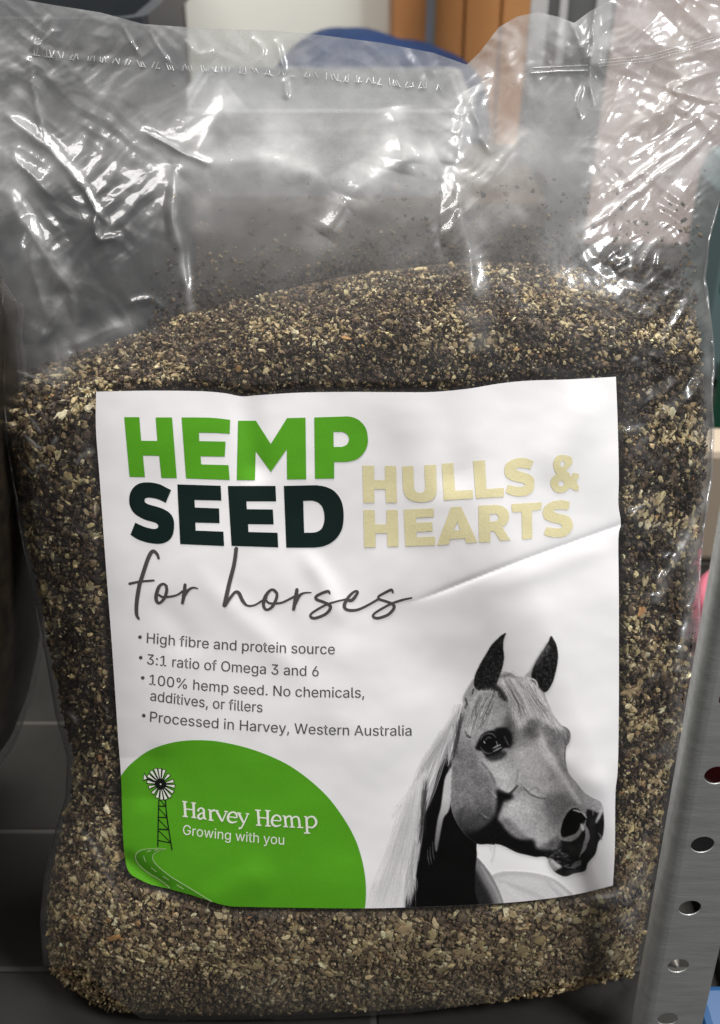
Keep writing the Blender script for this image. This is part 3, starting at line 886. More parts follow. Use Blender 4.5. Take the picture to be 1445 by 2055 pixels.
def templates():
    T = {'hull': [], 'heart': [], 'crumb': []}
    iv1, if1 = ico(1); iv2, if2 = ico(2)
    for k in range(7):                      # shells: part of a thin curved cap, torn along its rim
        na, nr = 11, 4
        V, Fc = [(0, 0, 0)], []
        ph = RNG.uniform(0.75, 1.35)
        rim = 1 + 0.22 * RNG.standard_normal(na); el = RNG.uniform(0.55, 0.85)
        tw = RNG.uniform(-0.35, 0.35)
        for r in range(1, nr + 1):
            for a in range(na):
                th = 2 * math.pi * a / na
                t = ph * r / nr * (rim[a] if r > 1 else 1)
                x, y, z = math.sin(t) * math.cos(th), math.sin(t) * math.sin(th) * el, 0.85 * (math.cos(t) - 1)
                V.append((x, y, z + tw * x * y))
        for a in range(na):
            Fc.append((0, 1 + a, 1 + (a + 1) % na))
        for r in range(nr - 1):
            for a in range(na):
                q0, q1 = 1 + r * na + a, 1 + r * na + (a + 1) % na
                Fc += [(q0, q0 + na, q1 + na), (q0, q1 + na, q1)]
        V = np.array(V); V -= V.mean(0)
        T['hull'].append((V, np.array(Fc)))
    for k in range(8):                      # hearts: pale lumps, torn and dented
        v = iv2 * RNG.uniform(0.5, 1.0, 3) * [1.25, 0.9, 0.6]
        nrm = 0.42 * perlin(iv2[:, 0] * 1.3 + k * 7, iv2[:, 1] * 1.3 + iv2[:, 2] * 0.9, k) + 0.30 * perlin(iv2[:, 0] * 3 + 9, iv2[:, 2] * 3 + k * 5 + iv2[:, 1] * 2, k + 3)
        v = v * (1 + nrm[:, None])
        cut = RNG.standard_normal(3); cut /= np.linalg.norm(cut); dd = v @ cut
        v = v - np.outer(np.maximum(dd - 0.28, 0) * 0.85, cut)
        T['heart'].append((v, if2))
    for k in range(5):
        v = iv1 * RNG.uniform(0.5, 1.1, 3) * (1 + 0.22 * RNG.standard_normal((len(iv1), 1)))
        T['crumb'].append((v, if1))
    return T


TPL = templates()


def rand_rot(n, flat):
    """random rotations; flat > 0 turns the flat side towards the film"""
    q = RNG.standard_normal((n, 4)); q /= np.linalg.norm(q, axis=1)[:, None]
    w, x, y, z = q.T
    R = np.stack([np.stack([1 - 2 * (y * y + z * z), 2 * (x * y - z * w), 2 * (x * z + y * w)], -1),
                  np.stack([2 * (x * y + z * w), 1 - 2 * (x * x + z * z), 2 * (y * z - x * w)], -1),
                  np.stack([2 * (x * z - y * w), 2 * (y * z + x * w), 1 - 2 * (x * x + y * y)], -1)], 1)
    return R


SRGB = lambda r, g, b: np.array([((c / 255 + 0.055) / 1.055) ** 2.4 if c > 10 else c / 255 / 12.92 for c in (r, g, b)])
PAL = {'hull': [(SRGB(58, 43, 35), 0.30), (SRGB(82, 62, 48), 0.26), (SRGB(108, 87, 64), 0.28), (SRGB(82, 70, 58), 0.10), (SRGB(142, 119, 84), 0.14)],
       'heart': [(SRGB(202, 184, 142), 0.28), (SRGB(184, 164, 120), 0.34), (SRGB(158, 137, 100), 0.28), (SRGB(214, 202, 166), 0.09), (SRGB(178, 134, 84), 0.02)],
       'crumb': [(SRGB(62, 49, 38), 0.42), (SRGB(158, 140, 100), 0.28), (SRGB(110, 92, 66), 0.20), (SRGB(196, 182, 146), 0.10)]}


def seed_gap(X, Y):
    g = np.clip((li(HEAPX, X) + 125 - Y) / 125, 0, 1)
    return 0.062 * g ** 1.5


def seed_surface(X, Y):
    return base_w(X, Y) - 0.0017 - seed_gap(X, Y) - 0.0038 * smooth(-16, 6, label_dist(X, Y)) - 0.0015 * label_mask(X, Y)


SEED_V, SEED_F, SEED_C = [], [], []
nv = 0


def add_pieces(kind, X, Y, deep, size):
    global nv
    n = len(X)
    w = seed_surface(X, Y) - deep
    P = ray_point(X, Y, w)
    e_ = 3.0
    ax_n = ray_point(X + e_, Y, seed_surface(X + e_, Y)) - ray_point(X - e_, Y, seed_surface(X - e_, Y))
    ay_n = ray_point(X, Y - e_, seed_surface(X, Y - e_)) - ray_point(X, Y + e_, seed_surface(X, Y + e_))
    nw = np.cross(ax_n, ay_n); nw /= np.linalg.norm(nw, axis=1)[:, None]
    press = (seed_gap(X, Y) < 0.004)
    R = rand_rot(n, 0)
    pal, pr = zip(*PAL[kind])
    ci = RNG.choice(len(pal), n, p=np.array(pr) / sum(pr))
    c = np.array(pal)[ci] * 0.80 * np.exp(0.20 * RNG.standard_normal((n, 1))) * (1 + 0.025 * RNG.standard_normal((n, 3)))
    if kind != 'heart':      # hulls and crumbs darkened towards both sides
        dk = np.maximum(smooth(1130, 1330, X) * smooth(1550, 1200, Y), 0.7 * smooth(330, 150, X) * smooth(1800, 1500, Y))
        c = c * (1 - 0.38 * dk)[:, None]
    if kind != 'heart':      # floury dust settled on the pieces near the bottom
        fl_ = (0.22 * smooth(1640, 1800, Y) + 0.35 * smooth(1900, 2010, Y) * RNG.uniform(0.3, 1, n))[:, None]
        c = c * (1 - fl_) + SRGB(150, 128, 98) * fl_
    ti = RNG.integers(0, len(TPL[kind]), n)
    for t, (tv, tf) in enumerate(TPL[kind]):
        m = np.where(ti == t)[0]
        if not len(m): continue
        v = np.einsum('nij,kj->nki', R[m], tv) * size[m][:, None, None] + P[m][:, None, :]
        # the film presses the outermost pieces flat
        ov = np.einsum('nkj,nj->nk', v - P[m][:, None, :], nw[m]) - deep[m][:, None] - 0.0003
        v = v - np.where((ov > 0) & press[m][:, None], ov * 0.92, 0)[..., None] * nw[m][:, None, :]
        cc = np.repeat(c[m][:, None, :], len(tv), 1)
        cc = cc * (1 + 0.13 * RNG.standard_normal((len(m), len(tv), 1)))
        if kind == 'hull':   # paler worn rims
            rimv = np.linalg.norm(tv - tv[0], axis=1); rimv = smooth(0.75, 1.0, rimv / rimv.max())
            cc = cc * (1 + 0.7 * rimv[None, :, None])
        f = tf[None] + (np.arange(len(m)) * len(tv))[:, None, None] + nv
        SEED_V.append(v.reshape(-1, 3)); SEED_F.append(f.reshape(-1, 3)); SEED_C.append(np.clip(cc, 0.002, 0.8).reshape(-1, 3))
        nv += len(m) * len(tv)


def scatter(n):
    X = RNG.uniform(-10, 1436, n * 2); Y = RNG.uniform(505, 2056, n * 2)
    ok = (X > li(LX, Y) + 15) & (X < li(RX, Y) - 15 - 12 * smooth(900, 650, Y)) & (Y > li(HEAPX, X) + 2) & (Y < li(BOTX, X) - 14)
    ok &= label_dist(X, Y) < 22
    return X[ok][:n], Y[ok][:n]


if not globals().get('LIGHT'):
    N_H, N_E, N_C = 34000, 27000, 34000
else:
    N_H, N_E, N_C = 6000, 4000, 4000
fine = lambda X, Y: 1.0 + 0.22 * smooth(1600, 1800, Y) * smooth(300, 600, X) - 0.42 * smooth(1900, 2020, Y) + 0.42 * smooth(330, 0, X) * smooth(1500, 900, Y) + 0.22 * smooth(1180, 1300, X) * smooth(650, 800, Y) * smooth(1600, 1400, Y) - 0.24 * smooth(950, 700, Y) * smooth(60, 350, X)
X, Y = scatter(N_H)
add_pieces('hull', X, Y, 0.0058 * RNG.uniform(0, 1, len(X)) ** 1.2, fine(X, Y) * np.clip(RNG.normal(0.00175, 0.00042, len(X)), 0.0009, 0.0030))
X, Y = scatter(int(N_E * 1.6))
# hearts gather in drifts
dn = fbm(X / 120, Y / 90, 201, 3)
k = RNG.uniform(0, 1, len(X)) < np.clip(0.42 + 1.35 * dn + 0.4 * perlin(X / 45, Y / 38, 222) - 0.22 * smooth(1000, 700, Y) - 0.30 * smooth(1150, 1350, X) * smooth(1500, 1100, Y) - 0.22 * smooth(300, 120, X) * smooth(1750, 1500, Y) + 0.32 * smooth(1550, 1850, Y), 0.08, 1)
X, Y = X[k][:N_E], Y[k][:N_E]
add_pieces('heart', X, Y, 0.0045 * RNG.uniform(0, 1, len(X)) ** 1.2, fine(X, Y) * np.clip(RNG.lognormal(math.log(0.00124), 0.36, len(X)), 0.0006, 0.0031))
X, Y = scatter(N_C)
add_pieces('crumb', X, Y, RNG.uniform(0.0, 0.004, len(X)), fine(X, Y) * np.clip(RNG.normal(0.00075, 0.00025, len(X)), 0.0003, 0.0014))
# the bulk behind the pieces
gx, gy = np.meshgrid(np.linspace(0, 1, 150), np.linspace(0, 1, 150))
Yb_ = li(HEAPX, gx * 1480 - 30) * (1 - gy) + (li(BOTX, gx * 1480 - 30) - 9) * gy
Lb, Rb = li(LX, Yb_) + 16, li(RX, Yb_) - 16 - 12 * smooth(900, 650, Yb_)
Xb_ = Lb + (Rb - Lb) * gx
wb = seed_surface(Xb_, Yb_) - 0.0062 + 0.0006 * perlin(Xb_ / 9, Yb_ / 9, 3)
core = ray_point(Xb_, Yb_, wb).reshape(-1, 3)
core[:, 2] = np.maximum(core[:, 2], Z_FLOOR + 0.0012)
cf = grid_faces(150, 150)
cf = np.concatenate([cf[:, [0, 1, 2]], cf[:, [0, 2, 3]]])
SEED_V.append(core); SEED_F.append(cf + nv)
cn = np.clip(0.5 + 0.8 * perlin(Xb_ / 7, Yb_ / 7, 8), 0, 1).reshape(-1, 1)
SEED_C.append(SRGB(46, 38, 34) * (1 - cn) + SRGB(96, 80, 58) * cn); nv += len(core)
wb2 = np.maximum(back_w(Xb_, Yb_) + 0.004, -0.2)
wb2 = np.minimum(wb2, wb - 0.0004)
core2 = ray_point(Xb_, Yb_, wb2).reshape(-1, 3); core2[:, 2] = np.maximum(core2[:, 2], Z_FLOOR + 0.0012)
SEED_V.append(core2); SEED_F.append(cf[:, ::-1] + nv); SEED_C.append(np.tile(SRGB(70, 58, 46), (len(core2), 1))); nv += len(core2)
# dust and crumbs clinging inside the empty part of the film
n = 260
X = RNG.uniform(20, 1440, n); Y = RNG.uniform(120, 560, n) ; k = Y < li(HEAPX, X) - 10; X, Y = X[k], Y[k]
kk = RNG.uniform(0, 1, len(X)) < np.where(X > 950, 0.8, 0.3); X, Y = X[kk], Y[kk]
sv = film_w(X, Y) - 0.0006
P = ray_point(X, Y, sv)
tv, tf = TPL['crumb'][0]
sz = np.clip(RNG.exponential(0.00022, len(X)), 0.0001, 0.0008)
for i in range(len(X)):
    R = rand_rot(1, 0)[0]
    SEED_V.append((tv @ R.T) * sz[i] + P[i]); SEED_F.append(tf + nv); SEED_C.append(np.tile(SRGB(80, 68, 48), (len(tv), 1))); nv += len(tv)
n = 5200
X = RNG.uniform(300, 1430, n); Y = li(HEAPX, X) - RNG.exponential(46, n) + 6
ok = (X < li(RX, Y) - 20) & (Y > 330); X, Y = X[ok], Y[ok]
P = ray_point(X, Y, back_w(X, Y) + 0.0012)
tv, tf = TPL['crumb'][1]
sz = np.clip(RNG.exponential(0.0005, len(X)), 0.00025, 0.0018)
R = rand_rot(len(X), 0)
v = np.einsum('nij,kj->nki', R, tv) * sz[:, None, None] + P[:, None, :]
SEED_V.append(v.reshape(-1, 3)); SEED_F.append((tf[None] + (np.arange(len(X)) * len(tv))[:, None, None] + nv).reshape(-1, 3))
SEED_C.append(np.repeat(np.array([SRGB(64, 52, 42), SRGB(104, 86, 60), SRGB(48, 40, 34)])[RNG.integers(0, 3, len(X))], len(tv), 0)); nv += len(X) * len(tv)
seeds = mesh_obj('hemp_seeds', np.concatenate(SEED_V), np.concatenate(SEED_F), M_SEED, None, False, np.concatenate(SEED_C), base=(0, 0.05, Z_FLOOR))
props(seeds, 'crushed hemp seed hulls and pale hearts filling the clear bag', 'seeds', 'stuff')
del SEED_V, SEED_F, SEED_C

# ------------------------------------------------------------------ the bag
bag = empty('seed_bag', (0, 0.05, Z_FLOOR), 'clear plastic bag of hemp seed with a white label, standing in front of the post', 'bag')
NR, NC = 700, 500


def film_grid(nr, nc, yt_pad=0.0):
    sx, sy = np.meshgrid(np.linspace(0, 1, nc), np.linspace(0, 1, nr))
    # crowd columns at the two edges, where the film turns
    sx = 0.5 - 0.5 * np.cos(sx * math.pi) * (0.55 + 0.45 * np.abs(np.cos(sx * math.pi)) ** 0.5) if False else sx
    ex = sx + 0.018 * np.sin(2 * math.pi * sx) * -1
    xs = -20 + 1470 * ex
    Y = li(TOPX, xs) * (1 - sy) + li(BOTX, xs) * sy
    L, R = li(LX, Y), li(RX, Y)
    return L + (R - L) * ex, Y


X, Y = film_grid(NR, NC)
W = film_w(X, Y)
V = ray_point(X, Y, W).reshape(-1, 3)
V[:, 2] = np.maximum(V[:, 2], Z_FLOOR + 0.0006)
up = smooth(110, -50, Y - li(HEAPX, X))
dust = 0.5 + 0.5 * fbm(X / 130, Y / 160, 301, 3)
prof = 0.30 + 0.90 * smooth(440, 320, Y) + 0.45 * np.exp(-((X - 680) / 230) ** 2 - ((Y - 290) / 100) ** 2) - 0.75 * np.exp(-((X - 230) / 120) ** 2 - ((Y - 450) / 170) ** 2) - 0.6 * np.exp(-((X - 300) / 90) ** 2 - ((Y - 200) / 80) ** 2)
prof = np.maximum(prof, 0.06)
hz = 0.028 + whitening_sheen(X, Y) + up * prof * (0.12 + 0.16 * np.clip(dust, 0, 1)) + 0.03 * smooth(0.9, 1.0, np.abs(2 * (X - li(LX, Y)) / (li(RX, Y) - li(LX, Y)) - 1)) + 0.09 * smooth(1930, 2040, Y)
mesh_obj('front_panel', V, grid_faces(NR, NC), M_FILM, bag, True, haze=hz)
NR2, NC2 = 320, 260
X, Y = film_grid(NR2, NC2)
wf = film_w(X, Y)
cr2 = (2.6 * np.abs(perlin(X / 130 + 5, Y / 90, 401)) + 1.6 * np.abs(perlin(X / 60 + 5, Y / 80, 411)) + 0.8 * perlin(X / 30, Y / 34, 421)) / 1000
up2 = smooth(180, -60, Y - li(HEAPX, X))
W2 = np.minimum(back_w(X, Y) - cr2 * up2 * smooth(140, 260, Y), wf - 0.0004)
V = ray_point(X, Y, W2).reshape(-1, 3)
V[:, 2] = np.maximum(V[:, 2], Z_FLOOR + 0.0003)
hz = 0.02 + up2 * (1 - 0.7 * np.exp(-((X - 240) / 130) ** 2 - ((Y - 400) / 230) ** 2)) * (0.05 + 0.08 * np.clip(0.5 + 0.5 * fbm(X / 150, Y / 150, 333, 3), 0, 1))
mesh_obj('back_panel', V, grid_faces(NR2, NC2)[:, ::-1], M_FILM, bag, True, haze=hz)

# narrow film strip added along both sides, hazed to paint the bright rim
for side, y0, y1 in ((1, 385, 1390), (-1, 560, 1330)):
    ys = np.linspace(y0, y1, 260)
    e = li(RX, ys) if side > 0 else li(LX, ys)
    e = e + 2.5 * perlin(ys / 60, ys * 0 + 4.3 + side, 5)
    wdt = (5 + 3.5 * perlin(ys / 130, ys * 0 + 1.7, 7)) * np.clip(np.minimum(ys - y0, y1 - ys) / 60, 0.05, 1)
    rows = []
    for k in range(4):
        t = k / 3
        xx = e - side * 3 + side * wdt * t
        ww = film_w(e - side * 1.0, ys) + 0.0008 * np.sin(t * 3.1) - 0.0012 * t + 0.0008 * perlin(ys / 45, ys * 0 + 3 * t, 9)
        rows.append(ray_point(xx, ys, ww))
    mesh_obj('rim_strip', np.stack(rows, 1).reshape(-1, 3), grid_faces(260, 4), M_SEAL, bag, True, haze=np.full(260 * 4, 0.30))

# the heat weld: a row of short bright ticks, to the right a finely dotted band
TV, TF = [], []


def tick(x0, y0, x1, y1, wd):
    d = np.array([x1 - x0, y1 - y0]); L_ = np.hypot(*d); nrm_ = np.array([-d[1], d[0]]) / L_ * wd / 2
    k_ = max(2, int(L_ / 4))
    s = len(TV)
    for i in range(k_ + 1):
        for e in (-1, 0, 1):
            q = np.array([x0, y0]) + d * i / k_ + nrm_ * e
            TV.append((q[0], q[1], 0.0006 if e == 0 else 0.0002))
    for i in range(k_):
        for e in (0, 1):
            a = s + i * 3 + e
            TF.append((a, a + 3, a + 4, a + 1))


x = 68.0
while x < 885:
    for j in range(RNG.integers(2, 5)):
        yy = float(li(SEAL, x)); sl = RNG.uniform(-3, 4)
        hh = RNG.uniform(6, 11)
        if RNG.random() < 0.9 and not (575 < x < 605):
            tick(x - sl, yy - hh, x + sl, yy + RNG.uniform(1, 4), RNG.uniform(1.8, 3.2))
        if RNG.random() < 0.3:
            tick(x - 4, yy + 3, x + 6, yy + 4 + RNG.uniform(-2, 2), 1.8)
        x += RNG.uniform(4.5, 8)
    x += RNG.uniform(5, 14)
x = 1200.0
while x < 1450:
    yy = float(li(SEAL, x))
    for j in range(3):
        tick(x + j, yy - 9 + 6 * j, x + 2.4 + j, yy - 9 + 6 * j + RNG.uniform(-1, 1), 2.2)
    x += 5.0
tick(1066, 147, 1120, 143, 3.0); tick(1120, 143, 1180, 141.5, 3.0); tick(1070, 136, 1180, 131, 2.0)
TV, TF = np.array(TV), np.array(TF)
for sel in (TV[:, 0] < 1000, TV[:, 0] >= 1000):            # the ticked weld, and the dotted one right of the notch
    f_ = TF[sel[TF].all(1)]; used_, inv_ = np.unique(f_, return_inverse=True); q_ = TV[used_]
    mesh_obj('heat_seal', ray_point(q_[:, 0], q_[:, 1], film_w(q_[:, 0], q_[:, 1]) + q_[:, 2]), inv_.reshape(-1, 4), M_SEAL, bag, True, haze=np.full(len(q_), 0.6))
# ------------------------------------------------------------------ the label and its printing
def label_normal(X, Y):
    e = 1.5
    a = ray_point(X + e, Y, label_w(X + e, Y)) - ray_point(X - e, Y, label_w(X - e, Y))
    b = ray_point(X, Y - e, label_w(X, Y - e)) - ray_point(X, Y + e, label_w(X, Y + e))
    n_ = np.cross(a, b)
    return n_ / np.linalg.norm(n_, axis=1)[:, None]


def printed(name, tris, mat_, parent, lift):
    """join (verts2d, faces[, lift]) pieces into one mesh lying on the label"""
    V, Fc, n = [], [], 0
    for v, f, *l in tris:
        if len(f) == 0: continue
        f = np.asarray(f)
        a = v[f]; area = (a[:, 1, 0] - a[:, 0, 0]) * (a[:, 2, 1] - a[:, 0, 1]) - (a[:, 1, 1] - a[:, 0, 1]) * (a[:, 2, 0] - a[:, 0, 0])
        f = np.where((area > 0)[:, None], f[:, ::-1], f)
        V.append(ray_point(v[:, 0], v[:, 1], label_w(v[:, 0], v[:, 1]) + lift + (l[0] if l else 0)))
        Fc.append(f + n); n += len(v)
    q = np.concatenate([p[0] for p in tris if len(p[1])])
    return mesh_obj(name, np.concatenate(V), np.concatenate(Fc), mat_, parent, True, nrm=label_normal(q[:, 0], q[:, 1]))


v, f = fill([LABEL], 4.5)
lab = printed('label', [(v, f)], M_PAPER, bag, 0.0)
LIFT = 0.00016
LIFT2 = 0.00027


def crop(x0, y0, s, pts):
    return [(x0 + a / s, y0 + b / s) for a, b in pts]


cA = lambda *p: crop(240, 820, 5.558, p)
cB = lambda *p: crop(480, 820, 5.352, p)
cC = lambda *p: crop(720, 910, 6.568, p)
cD = lambda *p: crop(930, 900, 6.021, p)


def rnd(pts, idx, n=5):
    """smooth the runs of points that form curves: idx lists the sharp corners"""
    pts = np.asarray(pts, float); N = len(pts); idx = sorted(idx)
    out = []
    for a, b in zip(idx, idx[1:] + [idx[0] + N]):
        run = pts[[i % N for i in range(a, b + 1)]]
        out.append(run[:1] if len(run) == 2 else spline(run, n)[:-1])
    return np.concatenate(out)


G = [[cA((52, 95), (220, 95), (240, 358), (422, 360), (403, 98), (585, 98), (638, 775), (467, 772), (442, 525), (260, 522), (282, 763), (112, 760))],
     [cA((692, 98), (850, 98), (1000, 100), (1120, 110), (1233, 125), (1228, 280), (1080, 270), (885, 268), (888, 362), (1182, 368), (1173, 535), (903, 532), (910, 622), (1215, 630), (1228, 795), (742, 778))],
     [[(477.9, 844.3)] + cB((180, 130), (340, 380), (515, 102), (712, 97), (720, 758), (515, 760), (512, 435), (340, 680), (177, 455), (170, 768)) + [(475.3, 963.4)]],
     [rnd(cB((807, 95), (1160, 83), (1230, 95), (1300, 135), (1360, 210), (1382, 310), (1375, 400), (1335, 480), (1270, 540), (1180, 568), (1100, 573), (1020, 573), (1020, 750), (815, 753)), [0, 1, 10, 11, 12, 13]),
      rnd(cB((1012, 248), (1100, 248), (1150, 268), (1178, 310), (1178, 345), (1155, 388), (1105, 410), (1015, 412)), [0, 1, 6, 7])]]
printed('headline_word', [fill(g, 6) for g in G], M_GREEN, lab, LIFT)
S1 = [(575, 908), (520, 880), (450, 845), (380, 828), (300, 822), (220, 835), (160, 875), (120, 940), (108, 1010), (115, 1080), (150, 1150), (210, 1200), (290, 1240), (370, 1262),
      (415, 1280), (432, 1305), (425, 1330), (390, 1342), (340, 1335), (270, 1315), (175, 1272), (122, 1405), (200, 1455), (300, 1490), (410, 1507), (490, 1500), (555, 1465),
      (595, 1400), (608, 1310), (600, 1230), (565, 1170), (500, 1125), (420, 1095), (330, 1070), (290, 1050), (278, 1025), (290, 1000), (330, 992), (400, 1002), (460, 1022), (515, 1050)]
G = [[rnd(cA(*S1), [0, 20, 21, 40])],
     [cA((645, 845), (1128, 860), (1135, 1025), (835, 1018), (840, 1103), (1110, 1113), (1115, 1277), (845, 1270), (848, 1360), (1158, 1372), (1166, 1532), (677, 1510))],
     [[(457.3, 975.1)] + cB((390, 830), (397, 995), (77, 995), (82, 1080), (362, 1083), (370, 1243), (95, 1240), (100, 1325), (412, 1333), (420, 1490)) + [(464.9, 1095.3)]],
     [rnd(cB((480, 830), (830, 822), (930, 840), (1020, 885), (1085, 965), (1115, 1060), (1122, 1170), (1108, 1280), (1060, 1375), (990, 1440), (900, 1480), (800, 1493), (507, 1493)), [0, 1, 11, 12]),
      rnd(cB((688, 990), (790, 988), (850, 1010), (895, 1060), (915, 1140), (912, 1220), (885, 1290), (830, 1325), (770, 1332), (698, 1333)), [0, 1, 8, 9])]]
printed('headline_word', [fill(g, 6) for g in G], M_DGREEN, lab, LIFT)


def rough(loop, amp):
    """the slightly ragged edge of the metallic ink"""
    lp = np.asarray(loop, float); q = []
    for a, b in zip(lp, np.roll(lp, -1, 0)):
        k = max(1, int(np.hypot(*(b - a)) / 1.6))
        q += [a + (b - a) * t / k for t in range(k)]
    q = np.array(q)
    am = amp * (0.25 + 1.2 * smooth(1000, 1130, q[:, :1]))
    return q + am * RNG.standard_normal(q.shape)


S2 = [(848, 150), (760, 118), (670, 115), (580, 140), (515, 190), (495, 260), (510, 330), (560, 375), (640, 400), (720, 420), (745, 440), (720, 458), (660, 462), (590, 450), (540, 438),
      (510, 530), (570, 560), (660, 578), (750, 570), (820, 535), (855, 470), (858, 390), (835, 340), (780, 305), (700, 280), (640, 262), (645, 240), (690, 232), (750, 240), (805, 252)]
S3 = [(1290, 650), (1215, 625), (1130, 628), (1040, 655), (975, 715), (960, 790), (985, 850), (1050, 885), (1140, 905), (1185, 930), (1190, 955), (1150, 965), (1080, 960), (1010, 945),
      (965, 1035), (1040, 1065), (1140, 1075), (1230, 1060), (1300, 1000), (1325, 920), (1305, 850), (1250, 810), (1160, 790), (1100, 770), (1090, 745), (1130, 735), (1200, 735), (1262, 745)]
G = [[cC((48, 160), (200, 160), (203, 350), (350, 350), (345, 163), (490, 163), (503, 648), (358, 650), (352, 470), (203, 470), (207, 650), (62, 650))],
     [rnd(cC((572, 170), (718, 165), (730, 450), (750, 500), (800, 520), (855, 505), (878, 460), (863, 155), (1018, 148), (1028, 470), (1010, 560), (960, 615), (870, 640), (780, 640), (690, 620), (620, 565), (585, 480)), [0, 1, 2, 6, 7, 8, 9, 16])],
     [cC((1095, 135), (1245, 125), (1270, 490)) + cD((112, 500), (118, 605)) + cC((1122, 617))],
     [cD((118, 152), (260, 142), (278, 490), (490, 475), (488, 585), (150, 602))],
     [rnd(cD(*S2), [0, 14, 15, 29], 3)],
     [spline(cD((1150, 85), (1230, 75), (1300, 105), (1318, 160), (1290, 220), (1245, 262), (1285, 305), (1310, 335), (1330, 300), (1395, 310), (1385, 370), (1365, 410), (1400, 470), (1365, 515), (1290, 475), (1235, 520), (1160, 540), (1095, 510), (1055, 450), (1055, 390), (1085, 340), (1120, 305), (1100, 260), (1085, 200), (1100, 130)), 3, True),
      spline(cD((1195, 150), (1225, 170), (1215, 212), (1185, 222), (1168, 190)), 3, True), spline(cD((1150, 402), (1185, 388), (1220, 420), (1198, 452), (1152, 448)), 3, True)]]
G += [[cC((62, 745), (208, 745), (215, 935), (365, 935), (365, 745), (512, 742), (525, 1225), (380, 1230), (372, 1052), (220, 1052), (222, 1237), (72, 1240))],
      [cC((592, 740), (988, 722), (988, 835), (750, 850), (755, 912), (970, 905), (972, 1025), (760, 1035), (765, 1103), (1005, 1095), (1008, 1212), (615, 1222))],
      [cC((1030, 1212), (1215, 708), (1350, 703)) + cD((172, 1135), (35, 1145)) + cC((1400, 1120), (1210, 1128), (1185, 1200)), cC((1297, 900), (1340, 1012), (1250, 1012))],
      [rnd(cD((182, 690), (400, 680), (480, 700), (540, 760), (552, 840), (520, 910), (470, 950), (570, 1110), (445, 1115), (370, 1000), (325, 1000), (325, 1130), (190, 1135)), [0, 1, 6, 7, 8, 9, 10, 11, 12], 4),
       rnd(cD((318, 795), (395, 788), (428, 835), (400, 878), (320, 885)), [0, 1, 3, 4], 4)],
      [cD((580, 670), (945, 650), (940, 740), (828, 755), (832, 1090), (712, 1098), (705, 765), (590, 770))],
      [rnd(cD(*S3), [0, 13, 14, 27], 3)]]
printed('gold_words', [fill([rough(l, 0.32) for l in g], 7) for g in G], M_GOLD, lab, LIFT)

# handwriting
cE = lambda *p: crop(250, 1080, 4.817, p)
cF = lambda *p: crop(540, 1080, 4.817, p)


def ribbon(pts, widths, n=8, cap=True):
    c = spline(pts, n)
    w = np.interp(np.linspace(0, 1, len(c)), np.linspace(0, 1, len(widths)), widths)
    t = np.gradient(c, axis=0); t /= np.maximum(np.hypot(t[:, 0], t[:, 1])[:, None], 1e-9)
    nn = np.stack([-t[:, 1], t[:, 0]], -1) * w[:, None] / 2
    V = np.stack([c - nn, c + nn], 1).reshape(-1, 2)
    i = np.arange(len(c) - 1) * 2
    Fc = np.concatenate([np.stack([i, i + 2, i + 3], -1), np.stack([i, i + 3, i + 1], -1)])
    lift = np.repeat(np.linspace(0, 1, len(c)), 2)
    if cap:
        for e in (0, -1):
            s = len(V); a = np.arange(10) / 10 * 2 * math.pi
            V = np.concatenate([V, [c[e]], c[e] + w[e] / 2 * np.stack([np.cos(a), np.sin(a)], -1)])
            k = np.arange(10)
            Fc = np.concatenate([Fc, np.stack([np.full(10, s), s + 1 + k, s + 1 + (k + 1) % 10], -1)])
            lift = np.concatenate([lift, np.full(11, 0.0 if e == 0 else 1.0) + (0.02 if e else -0.02)])
    return V, Fc, lift


